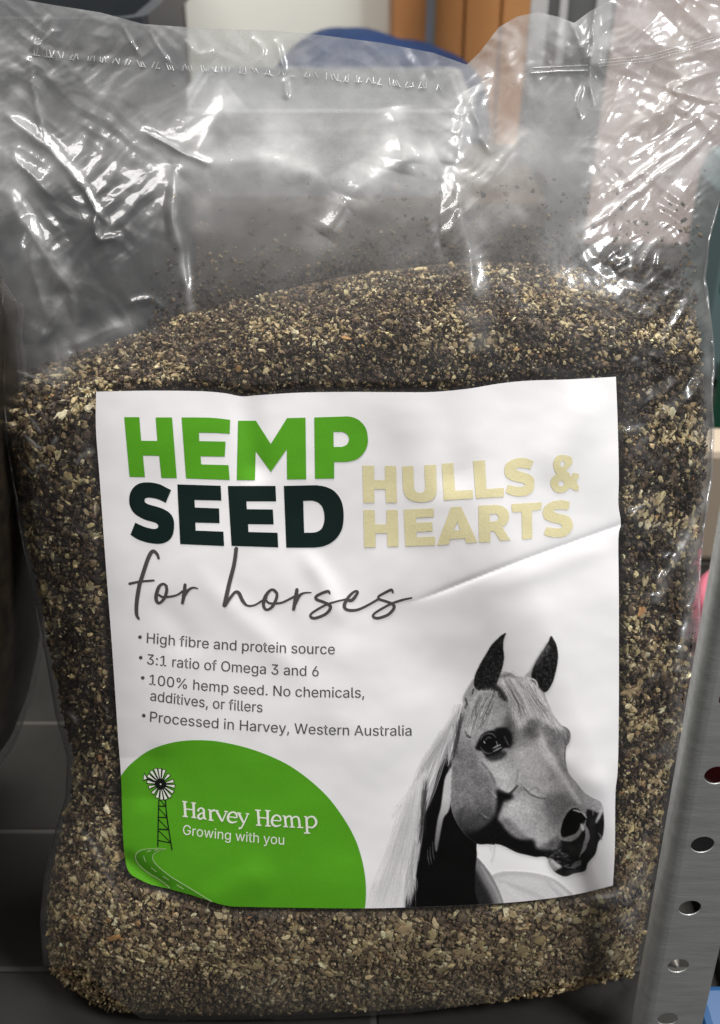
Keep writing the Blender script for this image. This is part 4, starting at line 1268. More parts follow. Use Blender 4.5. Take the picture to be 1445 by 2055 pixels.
ST = [(cE((330, 195), (315, 155), (280, 125), (250, 150), (215, 230), (170, 370), (145, 450), (125, 560), (115, 660), (118, 740), (138, 780)), (5, 6, 7, 8, 8, 8, 8, 8, 7.5, 6.5, 4)),
      (cE((50, 440), (150, 420), (282, 408)), (5.5, 4.6, 4)),
      (cE((408, 462), (372, 442), (330, 475), (306, 560), (312, 612), (342, 625), (385, 580), (408, 510), (402, 462)), (4.5, 5, 7, 7.5, 6, 5.5, 6, 6, 5)),
      (cE((335, 548), (362, 566), (410, 568), (500, 552), (560, 515)), (4, 4.5, 4.5, 4, 5)),
      (cE((585, 450), (577, 540), (560, 628)), (6, 7.5, 5.5)), (cE((572, 560), (620, 500), (665, 478), (708, 486)), (8, 6, 4, 2)),
      (cE((1080, 100), (1060, 250), (1010, 450), (968, 648)), (7.5, 7.5, 8, 8.5)), (cE((972, 648), (1020, 580), (1068, 524), (1105, 530), (1140, 600), (1185, 650), (1255, 648), (1330, 605), (1372, 575)), (7.5, 6, 6, 7, 7, 4.5, 4, 4.5, 5)),
      ([(556, 1190), (549, 1183.5), (541, 1186), (532, 1199), (529, 1215), (535, 1223.5), (545, 1219), (553, 1206), (556, 1192), (549, 1184)], (5, 5, 6, 7.5, 6, 5, 6, 6, 5, 4)),
      ([(534, 1204), (540, 1210), (553, 1211), (568, 1208.5), (591, 1197)], (3.5, 4.5, 4.5, 4.5, 5)),
      (cF((270, 497), (260, 570), (238, 688)), (6.5, 8, 6)), (cF((252, 630), (290, 560), (340, 530), (408, 526)), (8, 7, 4, 2)),
      (cF((588, 538), (572, 514), (520, 528), (458, 562), (462, 592), (530, 618), (588, 650), (588, 690), (540, 738), (450, 772), (405, 762), (408, 732), (470, 688), (560, 640), (660, 610), (738, 592)),
       (3, 6, 6, 6, 6, 5.5, 6.5, 6, 6, 6, 5, 4.5, 5, 4.5, 4, 4)),
      (cF((738, 592), (800, 600), (850, 540), (852, 514), (820, 520), (770, 568), (730, 640), (740, 682), (790, 698), (870, 688), (970, 640), (1062, 586)), (5, 7, 5.5, 5, 5, 6, 7, 6, 6, 5.5, 5, 5)),
      (cF((1198, 528), (1182, 500), (1120, 528), (1062, 562), (1068, 590), (1130, 610), (1200, 642), (1205, 682), (1150, 740), (1060, 772), (1010, 762), (1016, 732), (1080, 688), (1180, 635), (1280, 600), (1378, 577)),
       (3, 6, 5.5, 5, 5, 5, 6, 6, 6, 6, 5, 4.5, 5, 5, 5, 3.5))]
pieces = []
for i, (p, w) in enumerate(ST):
    v, f, l = ribbon(p, w)
    pieces.append((v, f, 0.000004 * i + 0.00007 * l))
printed('handwritten_words', pieces, M_GREY, lab, LIFT)

# set type: glyph outlines (advance, loops of x, y in 1/500 em)
GLYPHS = json.loads(r'''{"sans":{" ":[94,[]],"%":[338,[[88,141,80,142,73,143,66,145,60,149,55,152,50,157,46,162,43,168,41,174,39,180,38,187,37,194,37,206,38,213,39,220,41,226,43,232,47,238,51,243,55,247,60,251,66,254,73,257,80,258,88,258,96,258,103,257,109,254,115,251,120,247,125,243,129,238,132,232,135,226,136,220,137,213,138,206,138,194,137,187,136,180,134,174,132,168,129,162,125,157,120,152,115,149,109,145,103,143,96,142],[88,164,94,164,99,166,103,169,106,173,109,177,110,183,111,188,112,194,112,206,111,212,110,217,109,222,106,227,103,231,99,234,94,236,88,236,82,236,77,234,73,231,69,227,67,222,65,217,64,212,64,206,64,194,64,188,65,183,67,177,69,173,72,169,76,166,82,164],[251,-5,243,-4,236,-3,229,-1,223,2,218,6,213,11,209,16,206,21,204,27,202,34,201,41,200,48,200,60,201,67,202,74,204,80,206,86,209,92,213,97,218,101,223,105,229,108,236,111,243,112,251,112,258,112,266,111,272,108,278,105,283,101,288,97,292,92,295,86,297,80,299,74,300,67,300,60,300,48,300,41,299,34,297,27,295,21,291,16,288,11,283,6,278,2,272,-1,265,-3,258,-4],[251,17,257,18,262,20,266,23,269,26,271,31,273,36,274,42,274,48,274,60,274,66,273,71,271,76,269,81,266,85,262,88,257,90,251,90,245,90,240,88,235,85,232,81,230,76,228,71,227,66,226,60,226,48,227,42,228,36,229,31,232,26,235,23,239,20,245,18],[66,0,241,254,270,254,95,0]]],",":[94,[[19,-60,34,36,68,36,42,-60]]],".":[94,[[48,-2,43,-2,39,-1,35,2,31,4,29,8,26,12,25,16,25,20,25,25,26,29,29,33,31,37,35,40,39,42,43,43,48,43,52,43,56,42,60,40,64,37,67,33,69,29,70,25,71,20,70,16,69,12,67,8,64,4,60,2,56,-1,52,-2]]],"0":[227,[[113,-3,100,-2,87,0,76,5,65,12,56,21,47,31,40,43,34,57,30,72,27,89,25,107,24,127,25,147,27,165,30,182,35,197,40,211,48,223,56,234,65,242,76,249,87,254,100,257,113,258,127,257,139,254,151,249,161,242,171,234,179,223,186,211,192,197,197,182,200,165,202,147,203,127,202,107,200,89,197,72,192,57,186,43,179,31,171,21,162,12,151,5,140,0,127,-2],[113,25,122,26,131,28,138,32,145,37,151,44,157,52,161,61,165,72,168,84,170,97,171,111,172,127,171,143,170,157,168,170,165,182,161,193,157,203,151,211,145,218,138,223,131,227,122,229,113,230,104,229,96,227,88,223,82,218,75,211,70,203,65,193,62,182,59,170,56,157,55,143,55,127,55,111,56,97,59,84,62,72,65,61,70,52,75,44,82,37,88,32,96,28,104,26]]],"1":[227,[[38,0,38,27,195,27,195,0],[138,254,138,0,106,0,106,224,105,224,43,179,43,213,99,254]]],"3":[227,[[109,-3,98,-3,87,-1,76,1,66,5,57,9,49,15,41,21,35,29,30,37,26,46,23,55,22,66,55,66,56,60,57,54,60,48,63,44,67,39,72,35,77,32,83,30,89,28,95,26,102,25,109,25,117,25,124,26,131,28,138,30,143,33,149,37,153,41,157,46,160,52,163,58,164,65,165,72,164,79,163,86,161,92,158,98,154,104,150,109,144,113,137,117,130,120,121,122,111,123,101,124,78,124,78,150,144,224,144,226,35,226,35,254,186,254,186,230,106,139,106,144,119,145,132,144,144,142,154,138,164,133,172,127,179,119,185,111,190,102,194,93,196,83,196,72,196,62,194,51,190,42,185,33,179,25,172,18,164,12,154,6,144,2,133,-1,121,-3]]],"6":[227,[[113,-3,102,-3,91,-1,81,3,71,7,62,13,55,20,48,28,42,37,38,47,34,58,32,69,32,81,32,90,34,100,36,109,40,119,45,130,51,142,59,156,69,170,126,254,161,254,75,131,73,131,75,134,77,137,80,141,83,144,86,147,90,149,94,152,98,153,102,155,107,156,112,157,117,157,129,156,139,155,149,152,158,147,166,142,173,136,179,128,185,120,189,111,192,101,194,90,194,79,194,67,192,56,188,46,184,36,178,28,171,20,164,13,155,7,146,3,135,-1,125,-3],[113,24,120,25,127,26,133,28,139,31,145,35,149,40,154,45,157,51,160,57,162,64,163,71,164,79,163,86,162,94,160,100,157,107,154,112,149,118,145,122,139,126,133,129,127,131,120,132,113,133,106,132,99,131,93,129,87,126,81,122,77,118,73,113,69,107,66,101,64,94,63,87,62,79,63,71,64,64,66,57,69,51,73,45,77,40,81,35,87,31,93,28,99,26,106,25]]],":":[94,[[48,-2,43,-2,39,-1,35,2,31,4,29,8,26,12,25,16,25,20,25,25,26,29,29,33,31,37,35,40,39,42,43,43,48,43,52,43,56,42,60,40,64,37,67,33,69,29,70,25,71,20,70,16,69,12,67,8,64,4,60,2,56,-1,52,-2],[48,135,43,136,39,137,35,139,31,142,29,146,26,149,25,154,25,158,25,163,26,167,29,171,31,174,35,177,39,179,43,181,48,181,52,181,56,179,60,177,64,174,67,171,69,167,70,163,71,158,70,154,69,149,67,146,64,142,60,139,56,137,52,136]]],"A":[240,[[8,0,101,254,138,254,231,0,198,0,144,151,141,159,138,167,135,176,132,186,129,197,125,210,121,224,116,239,123,239,118,224,114,209,110,197,106,185,103,175,100,166,98,158,95,151,43,0],[55,71,55,99,185,99,185,71]]],"G":[260,[[134,-3,118,-2,102,1,88,6,75,13,63,21,52,32,42,44,35,58,28,73,24,90,21,108,20,127,21,146,24,165,28,181,35,197,42,210,52,223,62,233,74,242,88,249,102,254,117,257,132,258,142,257,152,256,161,254,170,252,179,248,187,245,194,240,202,235,208,229,214,222,220,216,225,208,229,200,232,192,235,183,237,174,204,174,202,180,199,186,197,191,194,197,190,201,186,206,182,210,178,213,173,217,168,220,163,222,158,224,152,226,146,227,139,228,133,228,122,227,111,225,101,221,92,216,83,210,75,202,68,193,62,182,58,170,54,157,52,143,52,127,52,111,54,97,58,84,63,72,68,62,75,53,83,45,92,38,102,33,112,29,123,27,134,26,145,27,155,29,164,32,172,36,180,41,187,47,193,54,198,62,202,70,205,80,207,90,207,101,217,100,141,100,141,128,239,128,239,100,238,85,236,71,231,58,225,45,218,34,209,25,199,16,188,9,176,4,163,0,149,-3]]],"H":[258,[[30,0,30,254,62,254,62,144,196,144,196,254,228,254,228,0,196,0,196,116,62,116,62,0]]],"N":[262,[[30,0,30,254,68,254,172,91,174,88,176,84,179,80,181,75,184,70,187,65,190,59,194,53,197,47,200,41,204,34,207,27,202,27,202,34,201,41,201,47,200,54,200,61,200,67,200,73,200,79,199,97,199,254,232,254,232,0,193,0,101,145,89,165,85,171,82,177,78,183,74,191,54,226,60,227,61,192,62,164,62,145,62,0]]],"O":[267,[[133,-3,118,-2,103,1,88,6,75,12,63,21,52,32,43,44,35,58,28,73,24,90,21,108,20,127,21,146,24,165,28,181,35,197,43,210,52,223,63,233,75,242,88,249,103,254,118,257,133,258,149,257,164,254,179,249,192,242,204,233,215,223,224,210,232,197,238,181,243,165,246,146,247,127,246,108,243,90,238,73,232,58,224,44,215,32,204,21,192,12,179,6,164,1,149,-2],[133,26,145,27,155,29,165,33,175,38,184,44,191,52,198,61,204,72,209,84,212,97,214,111,215,127,214,143,212,157,209,170,204,182,198,193,191,202,184,210,175,216,165,221,155,225,145,227,133,228,122,227,112,225,102,221,92,216,83,210,75,202,69,193,63,182,58,170,54,157,52,143,52,127,52,111,54,97,58,84,63,72,69,62,75,52,83,45,92,38,102,33,112,29,122,27]]],"P":[222,[[30,0,30,254,118,254,132,254,144,252,156,248,166,244,175,238,183,231,190,223,195,215,199,205,202,195,204,185,204,174,204,163,202,152,199,142,195,133,190,124,183,116,175,109,166,104,156,99,144,96,132,94,118,93,55,93,55,121,116,121,126,122,134,123,142,125,149,128,154,132,159,136,163,141,167,147,169,153,171,160,172,166,172,174,172,181,171,188,169,195,167,201,163,206,159,211,154,216,148,219,142,222,134,224,126,226,116,226,62,226,62,0]]],"W":[343,[[78,0,8,254,41,254,82,98,83,92,85,85,86,79,88,73,93,47,95,40,96,33,97,27,98,20,95,20,96,27,97,33,99,40,100,47,101,53,103,60,104,66,106,73,112,98,153,254,190,254,231,98,232,92,234,85,236,79,237,73,243,47,245,40,246,33,247,27,249,20,244,20,245,27,247,33,248,40,249,47,251,53,252,60,254,66,255,73,261,98,302,254,335,254,265,0,228,0,184,161,182,170,180,178,178,187,176,196,174,205,172,215,170,226,168,237,175,237,173,227,171,216,169,207,167,197,166,188,164,179,161,170,159,161,115,0]]],"a":[195,[[80,-4,71,-4,63,-3,55,0,47,2,40,6,34,11,29,16,24,22,20,29,17,37,16,45,15,54,16,62,17,69,19,75,22,80,25,85,29,90,34,93,39,97,44,99,50,102,56,104,63,105,69,107,76,108,82,109,89,110,117,113,122,114,126,115,130,116,133,117,135,119,136,121,137,124,138,127,138,128,137,134,137,139,135,144,133,148,131,152,128,156,124,159,120,161,115,163,110,164,104,165,98,165,91,165,85,164,80,163,75,161,70,159,66,156,62,153,59,150,56,147,54,144,52,140,50,137,20,146,24,154,29,161,34,167,39,173,46,178,52,182,59,185,66,188,74,190,82,191,89,192,97,192,102,192,108,192,113,191,119,190,126,188,131,186,137,183,143,180,148,176,153,172,157,166,161,160,164,153,167,145,168,136,168,126,168,0,138,0,138,26,136,26,134,23,132,19,129,16,126,12,122,9,118,6,113,3,108,1,102,-2,95,-3,88,-4],[85,23,93,23,101,24,108,26,114,29,119,33,124,37,128,42,132,47,134,52,136,57,137,63,138,69,138,95,137,94,135,93,133,92,130,91,127,90,123,89,120,89,116,88,100,86,88,84,82,83,77,82,72,81,67,79,63,77,58,75,55,73,52,70,49,66,47,62,46,58,46,52,46,48,47,43,49,40,51,36,54,33,57,30,61,28,65,26,69,25,74,24,80,23]]],"b":[212,[[115,-4,106,-4,99,-3,92,-1,86,2,81,5,76,8,72,12,69,16,66,19,63,23,61,26,59,29,56,29,56,0,26,0,26,254,57,254,57,160,59,160,61,163,63,166,66,169,69,173,72,177,76,180,81,183,86,186,92,189,98,191,106,192,115,192,126,191,137,189,147,185,156,180,165,174,173,166,179,157,185,146,189,135,193,122,194,109,195,94,194,80,193,66,189,54,185,42,179,32,173,23,165,15,157,8,147,3,137,-1,126,-3],[110,23,119,24,126,26,133,29,140,33,145,38,150,44,154,51,158,58,161,67,163,75,164,85,164,95,164,104,163,114,161,122,158,131,155,138,150,145,146,151,140,156,134,160,126,163,119,164,110,165,102,164,94,163,87,160,81,156,75,151,70,145,66,139,62,131,60,123,58,114,57,105,56,95,57,84,58,75,60,66,63,58,66,50,70,43,75,37,81,32,87,28,94,26,102,24]]],"c":[198,[[104,-4,91,-3,79,-1,69,3,58,8,49,15,41,23,34,32,28,43,23,54,20,66,18,80,17,94,18,108,20,122,23,134,28,146,34,156,41,165,49,173,58,180,69,185,79,189,91,191,104,192,111,192,117,191,124,190,130,189,136,187,142,184,147,181,153,178,157,174,162,170,166,166,170,161,173,156,176,150,179,145,181,138,151,131,150,135,149,138,147,141,145,145,143,148,141,150,138,153,135,155,132,158,128,159,125,161,121,162,117,164,113,164,108,165,104,165,95,164,86,162,79,159,73,155,67,150,62,144,58,137,54,129,52,121,50,112,49,103,48,94,49,84,50,75,52,67,54,59,58,51,62,44,67,38,73,33,79,29,86,26,95,24,104,23,108,23,113,24,117,25,121,26,125,27,129,29,132,31,135,33,138,35,141,38,144,41,146,44,148,48,149,51,151,55,152,59,181,51,179,45,177,39,174,33,171,28,167,23,163,19,158,14,153,11,148,7,142,4,136,2,130,0,124,-2,117,-3,111,-4]]],"d":[212,[[98,-4,86,-3,75,-1,65,3,56,8,47,15,40,23,33,32,27,42,23,54,20,66,18,80,17,94,18,109,20,122,23,135,27,146,33,157,40,166,47,174,56,180,65,185,75,189,86,191,98,192,106,192,114,191,121,189,126,186,132,183,136,180,140,177,144,173,147,169,149,166,151,163,153,160,155,160,155,254,186,254,186,0,156,0,156,29,153,29,151,26,149,23,146,19,143,16,140,12,136,8,131,5,126,2,120,-1,114,-3,106,-4],[102,23,111,24,118,26,125,28,132,32,137,37,142,43,146,50,150,58,152,66,154,75,155,84,156,95,155,105,154,114,152,123,150,131,146,139,142,145,137,151,132,156,125,160,118,163,111,164,102,165,94,164,86,163,79,160,72,156,67,151,62,145,58,138,54,131,52,122,50,114,49,104,48,95,49,85,50,75,52,67,54,58,58,51,62,44,67,38,73,33,79,29,86,26,94,24]]],"e":[202,[[106,-4,93,-3,80,-1,69,3,58,8,49,15,41,23,34,32,28,42,23,54,20,66,18,79,17,93,18,108,20,121,23,133,28,145,33,155,40,165,48,173,58,180,68,185,78,189,90,191,103,192,110,192,118,191,125,189,133,187,140,184,147,180,153,176,160,170,165,164,170,157,175,150,179,141,182,131,184,121,185,109,186,97,186,85,37,85,37,110,169,110,155,101,154,110,153,119,151,127,149,134,146,141,141,147,137,152,131,157,125,160,118,163,111,165,103,165,94,165,87,163,80,160,73,157,67,152,62,147,58,141,54,135,52,128,50,121,48,113,48,105,48,89,48,79,50,69,52,61,55,53,59,46,64,40,69,35,76,31,82,27,90,25,98,24,106,23,112,23,117,24,122,25,127,26,131,28,135,31,139,33,143,36,146,40,149,44,151,48,153,53,182,45,180,38,177,32,172,25,168,20,162,14,156,10,149,6,141,2,133,-1,125,-3,116,-4]]],"f":[127,[[114,190,114,164,3,164,3,190],[40,0,40,216,41,224,42,231,45,237,48,243,52,248,57,252,62,256,68,259,74,262,80,264,87,265,94,265,99,265,103,265,107,264,111,263,114,263,117,262,120,261,121,260,114,234,107,236,105,236,103,237,100,237,97,237,91,237,85,235,81,233,77,230,74,226,72,221,71,216,71,209,71,0]]],"g":[213,[[103,-75,93,-75,84,-74,75,-72,67,-70,59,-67,53,-63,47,-59,41,-55,36,-50,32,-45,28,-40,25,-35,51,-20,53,-23,55,-26,58,-30,61,-33,64,-36,68,-39,72,-42,77,-44,83,-46,89,-48,96,-48,103,-49,114,-48,124,-46,133,-42,141,-38,147,-31,152,-23,155,-14,156,-3,156,34,153,34,151,31,149,28,146,24,143,21,140,17,136,14,131,11,126,8,120,5,114,4,106,3,97,2,86,3,76,5,66,9,56,13,48,19,40,27,33,35,28,45,23,56,20,68,18,81,17,96,18,110,20,123,23,135,27,147,33,157,40,166,48,174,56,180,66,185,76,189,87,191,98,192,106,192,114,191,121,189,127,186,132,183,137,180,141,177,144,173,147,169,150,166,152,162,154,159,157,159,157,190,186,190,186,-4,186,-16,183,-27,180,-36,175,-45,169,-52,162,-59,154,-64,145,-68,136,-71,125,-73,115,-75],[102,30,111,30,118,32,125,34,132,38,137,42,142,47,146,53,150,61,153,68,155,77,156,86,156,96,156,106,155,115,153,124,150,132,147,139,142,146,138,151,132,156,126,160,119,163,111,164,102,165,94,164,86,163,79,160,73,156,67,151,62,145,58,139,54,131,52,123,50,115,49,106,48,96,49,87,50,78,52,69,54,61,58,54,62,48,67,42,73,38,79,34,86,32,94,30]]],"h":[205,[[57,113,57,0,26,0,26,254,57,254,57,144,51,144,56,156,62,166,68,175,76,181,84,186,94,189,103,192,114,192,123,192,132,190,140,188,148,184,154,180,161,174,166,168,170,160,174,152,177,142,178,132,179,120,179,0,148,0,148,118,147,128,145,137,142,145,136,152,130,158,123,161,114,164,105,165,98,164,92,163,86,161,80,159,75,155,71,151,67,147,63,141,60,135,58,129,57,121]]],"i":[83,[[26,0,26,190,57,190,57,0],[42,221,38,222,34,223,30,225,27,227,24,230,22,234,21,238,21,242,21,246,22,249,24,253,27,256,30,259,34,260,38,261,42,262,46,261,50,260,54,259,57,256,60,253,62,249,63,246,63,242,63,238,62,234,60,230,57,227,54,225,50,223,46,222]]],"l":[95,[[70,-1,59,0,50,2,43,5,37,10,32,16,29,24,27,32,26,42,26,254,57,254,57,49,57,43,58,38,59,34,60,31,62,29,65,27,69,26,73,26,80,26,85,27,90,1,81,0,78,-1,75,-1,72,-1]]],"m":[305,[[26,0,26,190,56,190,56,148,54,148,56,155,59,162,62,168,66,173,71,178,75,182,81,185,86,188,92,190,98,192,104,193,110,193,120,192,129,190,137,186,144,180,150,174,154,166,158,157,160,147,156,147,158,154,161,160,164,166,169,172,173,176,178,181,184,184,190,187,197,190,204,192,211,193,218,193,226,193,234,191,242,189,249,186,255,182,261,177,266,171,270,164,274,156,276,148,278,138,278,128,278,0,248,0,248,127,247,136,245,145,241,151,236,156,230,160,224,163,217,165,209,165,203,165,197,164,192,162,187,160,183,157,179,153,175,150,173,145,170,140,169,135,168,129,168,124,168,0,137,0,137,130,136,137,134,144,131,150,126,156,121,160,115,163,107,165,100,165,94,165,89,164,84,162,79,160,74,157,70,154,66,149,63,145,60,139,58,133,57,126,57,119,57,0]]],"n":[205,[[57,113,57,0,26,0,26,190,56,190,56,144,51,144,56,156,62,166,68,175,76,181,84,186,94,189,103,192,114,192,123,192,132,190,140,188,147,184,154,180,160,174,166,168,170,160,174,152,176,142,178,132,179,120,179,0,148,0,148,118,147,128,145,137,142,145,136,152,130,158,123,161,114,164,105,165,98,164,92,163,86,161,80,159,75,155,71,151,67,147,63,141,60,135,58,129,57,121]]],"o":[208,[[104,-4,91,-3,79,-1,69,3,58,8,49,15,41,23,34,32,28,43,23,54,20,66,18,80,17,94,18,108,20,122,23,134,28,146,34,156,41,165,49,173,58,180,69,185,79,189,91,191,104,192,116,191,128,189,139,185,149,180,159,173,167,165,174,156,180,146,184,134,188,122,190,108,191,94,190,80,188,66,184,54,180,43,174,32,167,23,159,15,149,8,139,3,128,-1,116,-3],[104,23,113,24,121,26,129,29,135,33,141,38,146,44,150,51,154,59,156,67,158,75,159,84,160,94,159,103,158,112,156,121,154,129,150,137,146,144,141,150,135,155,129,159,121,162,113,164,104,165,95,164,86,162,79,159,73,155,67,150,62,144,58,137,54,129,52,121,50,112,49,103,48,94,49,84,50,75,52,67,54,59,58,51,62,44,67,38,73,33,79,29,86,26,95,24]]],"p":[212,[[26,-71,26,190,56,190,56,160,59,160,61,163,63,166,66,169,69,173,72,177,76,180,81,183,86,186,92,189,98,191,106,192,115,192,126,191,137,189,147,185,156,180,165,174,173,166,179,157,185,146,189,135,193,122,194,109,195,94,194,80,193,66,189,54,185,42,179,32,173,23,165,15,157,8,147,3,137,-1,126,-3,115,-4,106,-4,99,-3,92,-1,86,2,81,5,76,8,72,12,69,16,66,19,63,23,61,26,59,29,57,29,57,-71],[110,23,119,24,126,26,133,29,140,33,145,38,150,44,154,51,158,58,161,67,163,75,164,85,164,95,164,104,163,114,161,122,158,131,155,138,150,145,146,151,140,156,134,160,126,163,119,164,110,165,102,164,94,163,87,160,81,156,75,151,70,145,66,139,62,131,60,123,58,114,57,105,56,95,57,84,58,75,60,66,63,58,66,50,70,43,75,37,81,32,87,28,94,26,102,24]]],"r":[130,[[26,0,26,190,56,190,56,160,58,160,61,167,65,173,70,179,76,184,83,187,90,190,98,192,107,192,115,192,122,192,122,161,115,162,112,162,109,163,106,163,103,163,97,163,91,161,85,160,80,157,75,154,70,151,66,146,63,142,60,137,58,131,57,125,57,118,57,0]]],"s":[182,[[91,-4,81,-4,72,-3,64,-1,56,2,49,5,42,9,36,14,31,19,26,25,23,32,20,39,18,47,47,53,49,46,53,40,57,34,62,30,68,27,75,25,82,23,91,23,100,23,108,25,116,27,122,31,127,36,131,40,133,46,134,51,134,56,132,60,130,64,127,68,123,71,118,74,113,76,106,78,75,85,63,89,52,93,43,98,36,104,31,111,27,119,24,127,23,137,24,145,26,152,29,159,33,166,38,172,43,177,50,181,58,185,66,188,74,190,84,192,94,192,103,192,112,191,120,189,127,186,134,183,140,179,145,175,149,170,153,164,157,158,160,152,162,145,134,139,132,144,129,149,126,153,121,158,116,162,110,164,102,166,94,166,86,166,78,164,71,162,65,158,61,154,57,150,55,144,54,139,55,134,56,129,59,125,62,122,66,119,72,116,78,114,86,111,115,105,127,101,137,97,146,92,153,86,159,79,162,71,165,63,166,53,165,45,163,37,160,30,156,24,151,17,145,12,138,7,130,3,121,0,112,-2,102,-4]]],"t":[114,[[102,190,102,164,3,164,3,190],[32,236,63,236,63,49,63,43,64,38,66,34,68,31,71,28,75,26,80,25,85,25,93,26,101,27,107,1,104,0,102,0,99,-1,96,-1,93,-2,90,-2,87,-2,84,-2,73,-1,62,1,53,5,46,11,40,18,36,26,33,36,32,46]]],"u":[205,[[91,-3,82,-2,73,-1,65,2,57,5,51,10,44,15,39,22,35,29,31,38,28,47,27,58,26,69,26,190,57,190,57,72,58,62,60,52,63,44,68,37,75,32,82,28,91,26,100,25,107,25,113,27,119,28,125,31,130,34,134,38,138,43,142,48,144,54,146,61,148,68,148,76,148,190,179,190,179,0,149,0,149,46,154,46,149,34,143,23,136,15,129,8,120,4,111,0,101,-2]]],"v":[195,[[81,0,9,190,42,190,83,78,86,69,88,60,91,52,93,43,96,35,98,27,100,18,103,10,92,10,94,18,97,27,99,35,101,43,104,52,106,60,109,69,112,78,152,190,186,190,113,0]]],"w":[284,[[69,0,11,190,44,190,67,107,69,98,72,89,74,79,77,68,80,57,82,46,85,33,88,21,82,21,85,33,88,45,90,56,93,67,95,78,98,88,101,98,103,107,126,190,158,190,181,107,183,98,186,88,188,78,191,68,193,57,196,45,199,33,201,21,196,21,198,33,201,45,204,57,206,68,209,78,212,88,214,98,217,107,240,190,272,190,215,0,184,0,159,86,152,112,150,119,149,126,147,133,145,140,138,169,145,169,138,140,131,112,129,106,128,99,126,92,124,86,99,0]]],"y":[195,[[24,-69,31,-43,36,-44,40,-45,44,-45,48,-45,52,-44,55,-44,59,-42,62,-40,65,-37,68,-33,71,-29,73,-24,75,-18,81,-1,9,190,42,190,83,78,86,69,88,60,91,52,93,43,96,35,98,27,100,18,103,10,92,10,94,18,97,27,99,35,101,43,104,52,106,60,109,69,112,78,153,190,186,190,102,-29,99,-36,96,-43,92,-48,88,-54,84,-58,80,-62,75,-65,70,-68,64,-70,58,-71,52,-72,46,-73,42,-72,39,-72,35,-72,32,-72,30,-71,27,-70,25,-70]]]}}''')


def set_text(s, font, P0, P1, Pm=None, slant=0.0, cap=None, embolden=0.0):
    """lay a line of type along a curve from P0 to P1 through Pm; the width of the line fits the ends"""
    gl = GLYPHS[font]
    xs, x = [], 0
    for ch in s:
        xs.append(x); x += gl[ch][0]
    last = s[-1]
    ink0 = min(min(l[0::2]) for l in gl[s[0]][1]); ink1 = xs[-1] + max(max(l[0::2]) for l in gl[last][1])
    P0, P1 = np.array(P0, float), np.array(P1, float)
    Wd = np.hypot(*(P1 - P0))
    kx = Wd / (ink1 - ink0)
    capu = max(gl['H'][1][0][1::2]) if 'H' in gl else 364
    ky = (cap / capu) if cap else kx
    # quadratic baseline
    if Pm is None:
        A = lambda t: P0 + (P1 - P0) * t
    else:
        Pm = np.array(Pm, float); tm = (Pm - P0) @ (P1 - P0) / Wd ** 2
        bend = (Pm - (P0 + (P1 - P0) * tm)) / (tm * (1 - tm))
        A = lambda t: P0 + (P1 - P0) * t + bend * (t * (1 - t))
    out = []
    for ch, gx in zip(s, xs):
        loops = []
        for l in gl[ch][1]:
            q = np.array(l, float).reshape(-1, 2)
            if embolden:
                a_, b_ = np.roll(q, 1, 0), np.roll(q, -1, 0)
                t1, t2 = q - a_, b_ - q
                t1 /= np.maximum(np.hypot(*t1.T), 1e-6)[:, None]; t2 /= np.maximum(np.hypot(*t2.T), 1e-6)[:, None]
                tt = t1 + t2; tt /= np.maximum(np.hypot(*tt.T), 1e-6)[:, None]
                q = q + embolden * np.stack([-tt[:, 1] * 2.1, tt[:, 0] * -0.4], -1)
            t = ((q[:, 0] + gx - ink0) * kx / Wd)[:, None]
            base = A(t); d = A(t + 0.01) - A(t - 0.01); d /= np.hypot(d[:, 0], d[:, 1])[:, None]
            up = np.stack([d[:, 1], -d[:, 0]], -1)
            up = up * (1 - slant) + np.array([0, -1.0]) * slant
            loops.append(base + up * (q[:, 1:2] * ky))
        if loops:
            out.append(fill(loops, 14))
    return out


TEXT = [("High fibre and protein source", (294.6, 1290), (672, 1313), (520, 1308), (281, 1278.5)), ("3:1 ratio of Omega 3 and 6", (294.8, 1332.8), (639.5, 1357.4), (474, 1349), (282.5, 1319.6)),
        ("100% hemp seed. No chemicals,", (299.5, 1373.6), (731, 1400), (488, 1392.5), (286.5, 1360.2)), ("additives, or fillers", (301.4, 1405.5), (526.6, 1429.6), (410, 1419.5), None),
        ("Processed in Harvey, Western Australia", (301, 1448), (826, 1476.3), (520, 1468), (288.5, 1436))]
pieces = []
for s, a, b, m, bul in TEXT:
    pieces += set_text(s, 'sans', a, b, m, 0.6, 20.5)
    if bul:
        an = np.arange(14) / 14 * 2 * math.pi
        pieces.append(fill([np.array(bul) + 3.6 * np.stack([np.cos(an), np.sin(an)], -1)], 9))
printed('bullet_text', pieces, M_TEXT, lab, LIFT)

# green hill with the mill, the road and the maker's name
hill = spline([(242.6, 1557), (261, 1534.7), (294.7, 1508.6), (332, 1493.6), (369.5, 1486.6), (407, 1485.5), (444, 1489), (500, 1502), (556, 1523.5), (601, 1549.7), (649.7, 1590.8), (683, 1632),
               (709.5, 1676.7), (724.5, 1717.8), (732.7, 1759), (734.5, 1796), (732.5, 1822.6)], 5)
edge = LABEL[(LABEL[:, 0] < 731) & (LABEL[:, 1] > 1558) & (LABEL[:, 0] > 240)]
edge = edge[np.argsort(np.arctan2(edge[:, 1] - 1560, edge[:, 0] - 640) )]
printed('green_hill', [fill([np.concatenate([hill, edge])], 6.5)], M_GREEN, lab, LIFT)
cR = lambda *p: crop(235, 1690, 6.021, p)
left = spline(cR((592, 81), (450, 78), (330, 88), (250, 120), (222, 170), (235, 230), (290, 300), (390, 380), (490, 440), (570, 495), (610, 530), (634, 556)), 5)
right = spline(cR((592, 82), (510, 105), (450, 140), (430, 185), (450, 240), (520, 315), (640, 410), (760, 485), (900, 570), (1040, 655), (1148, 720)), 5)
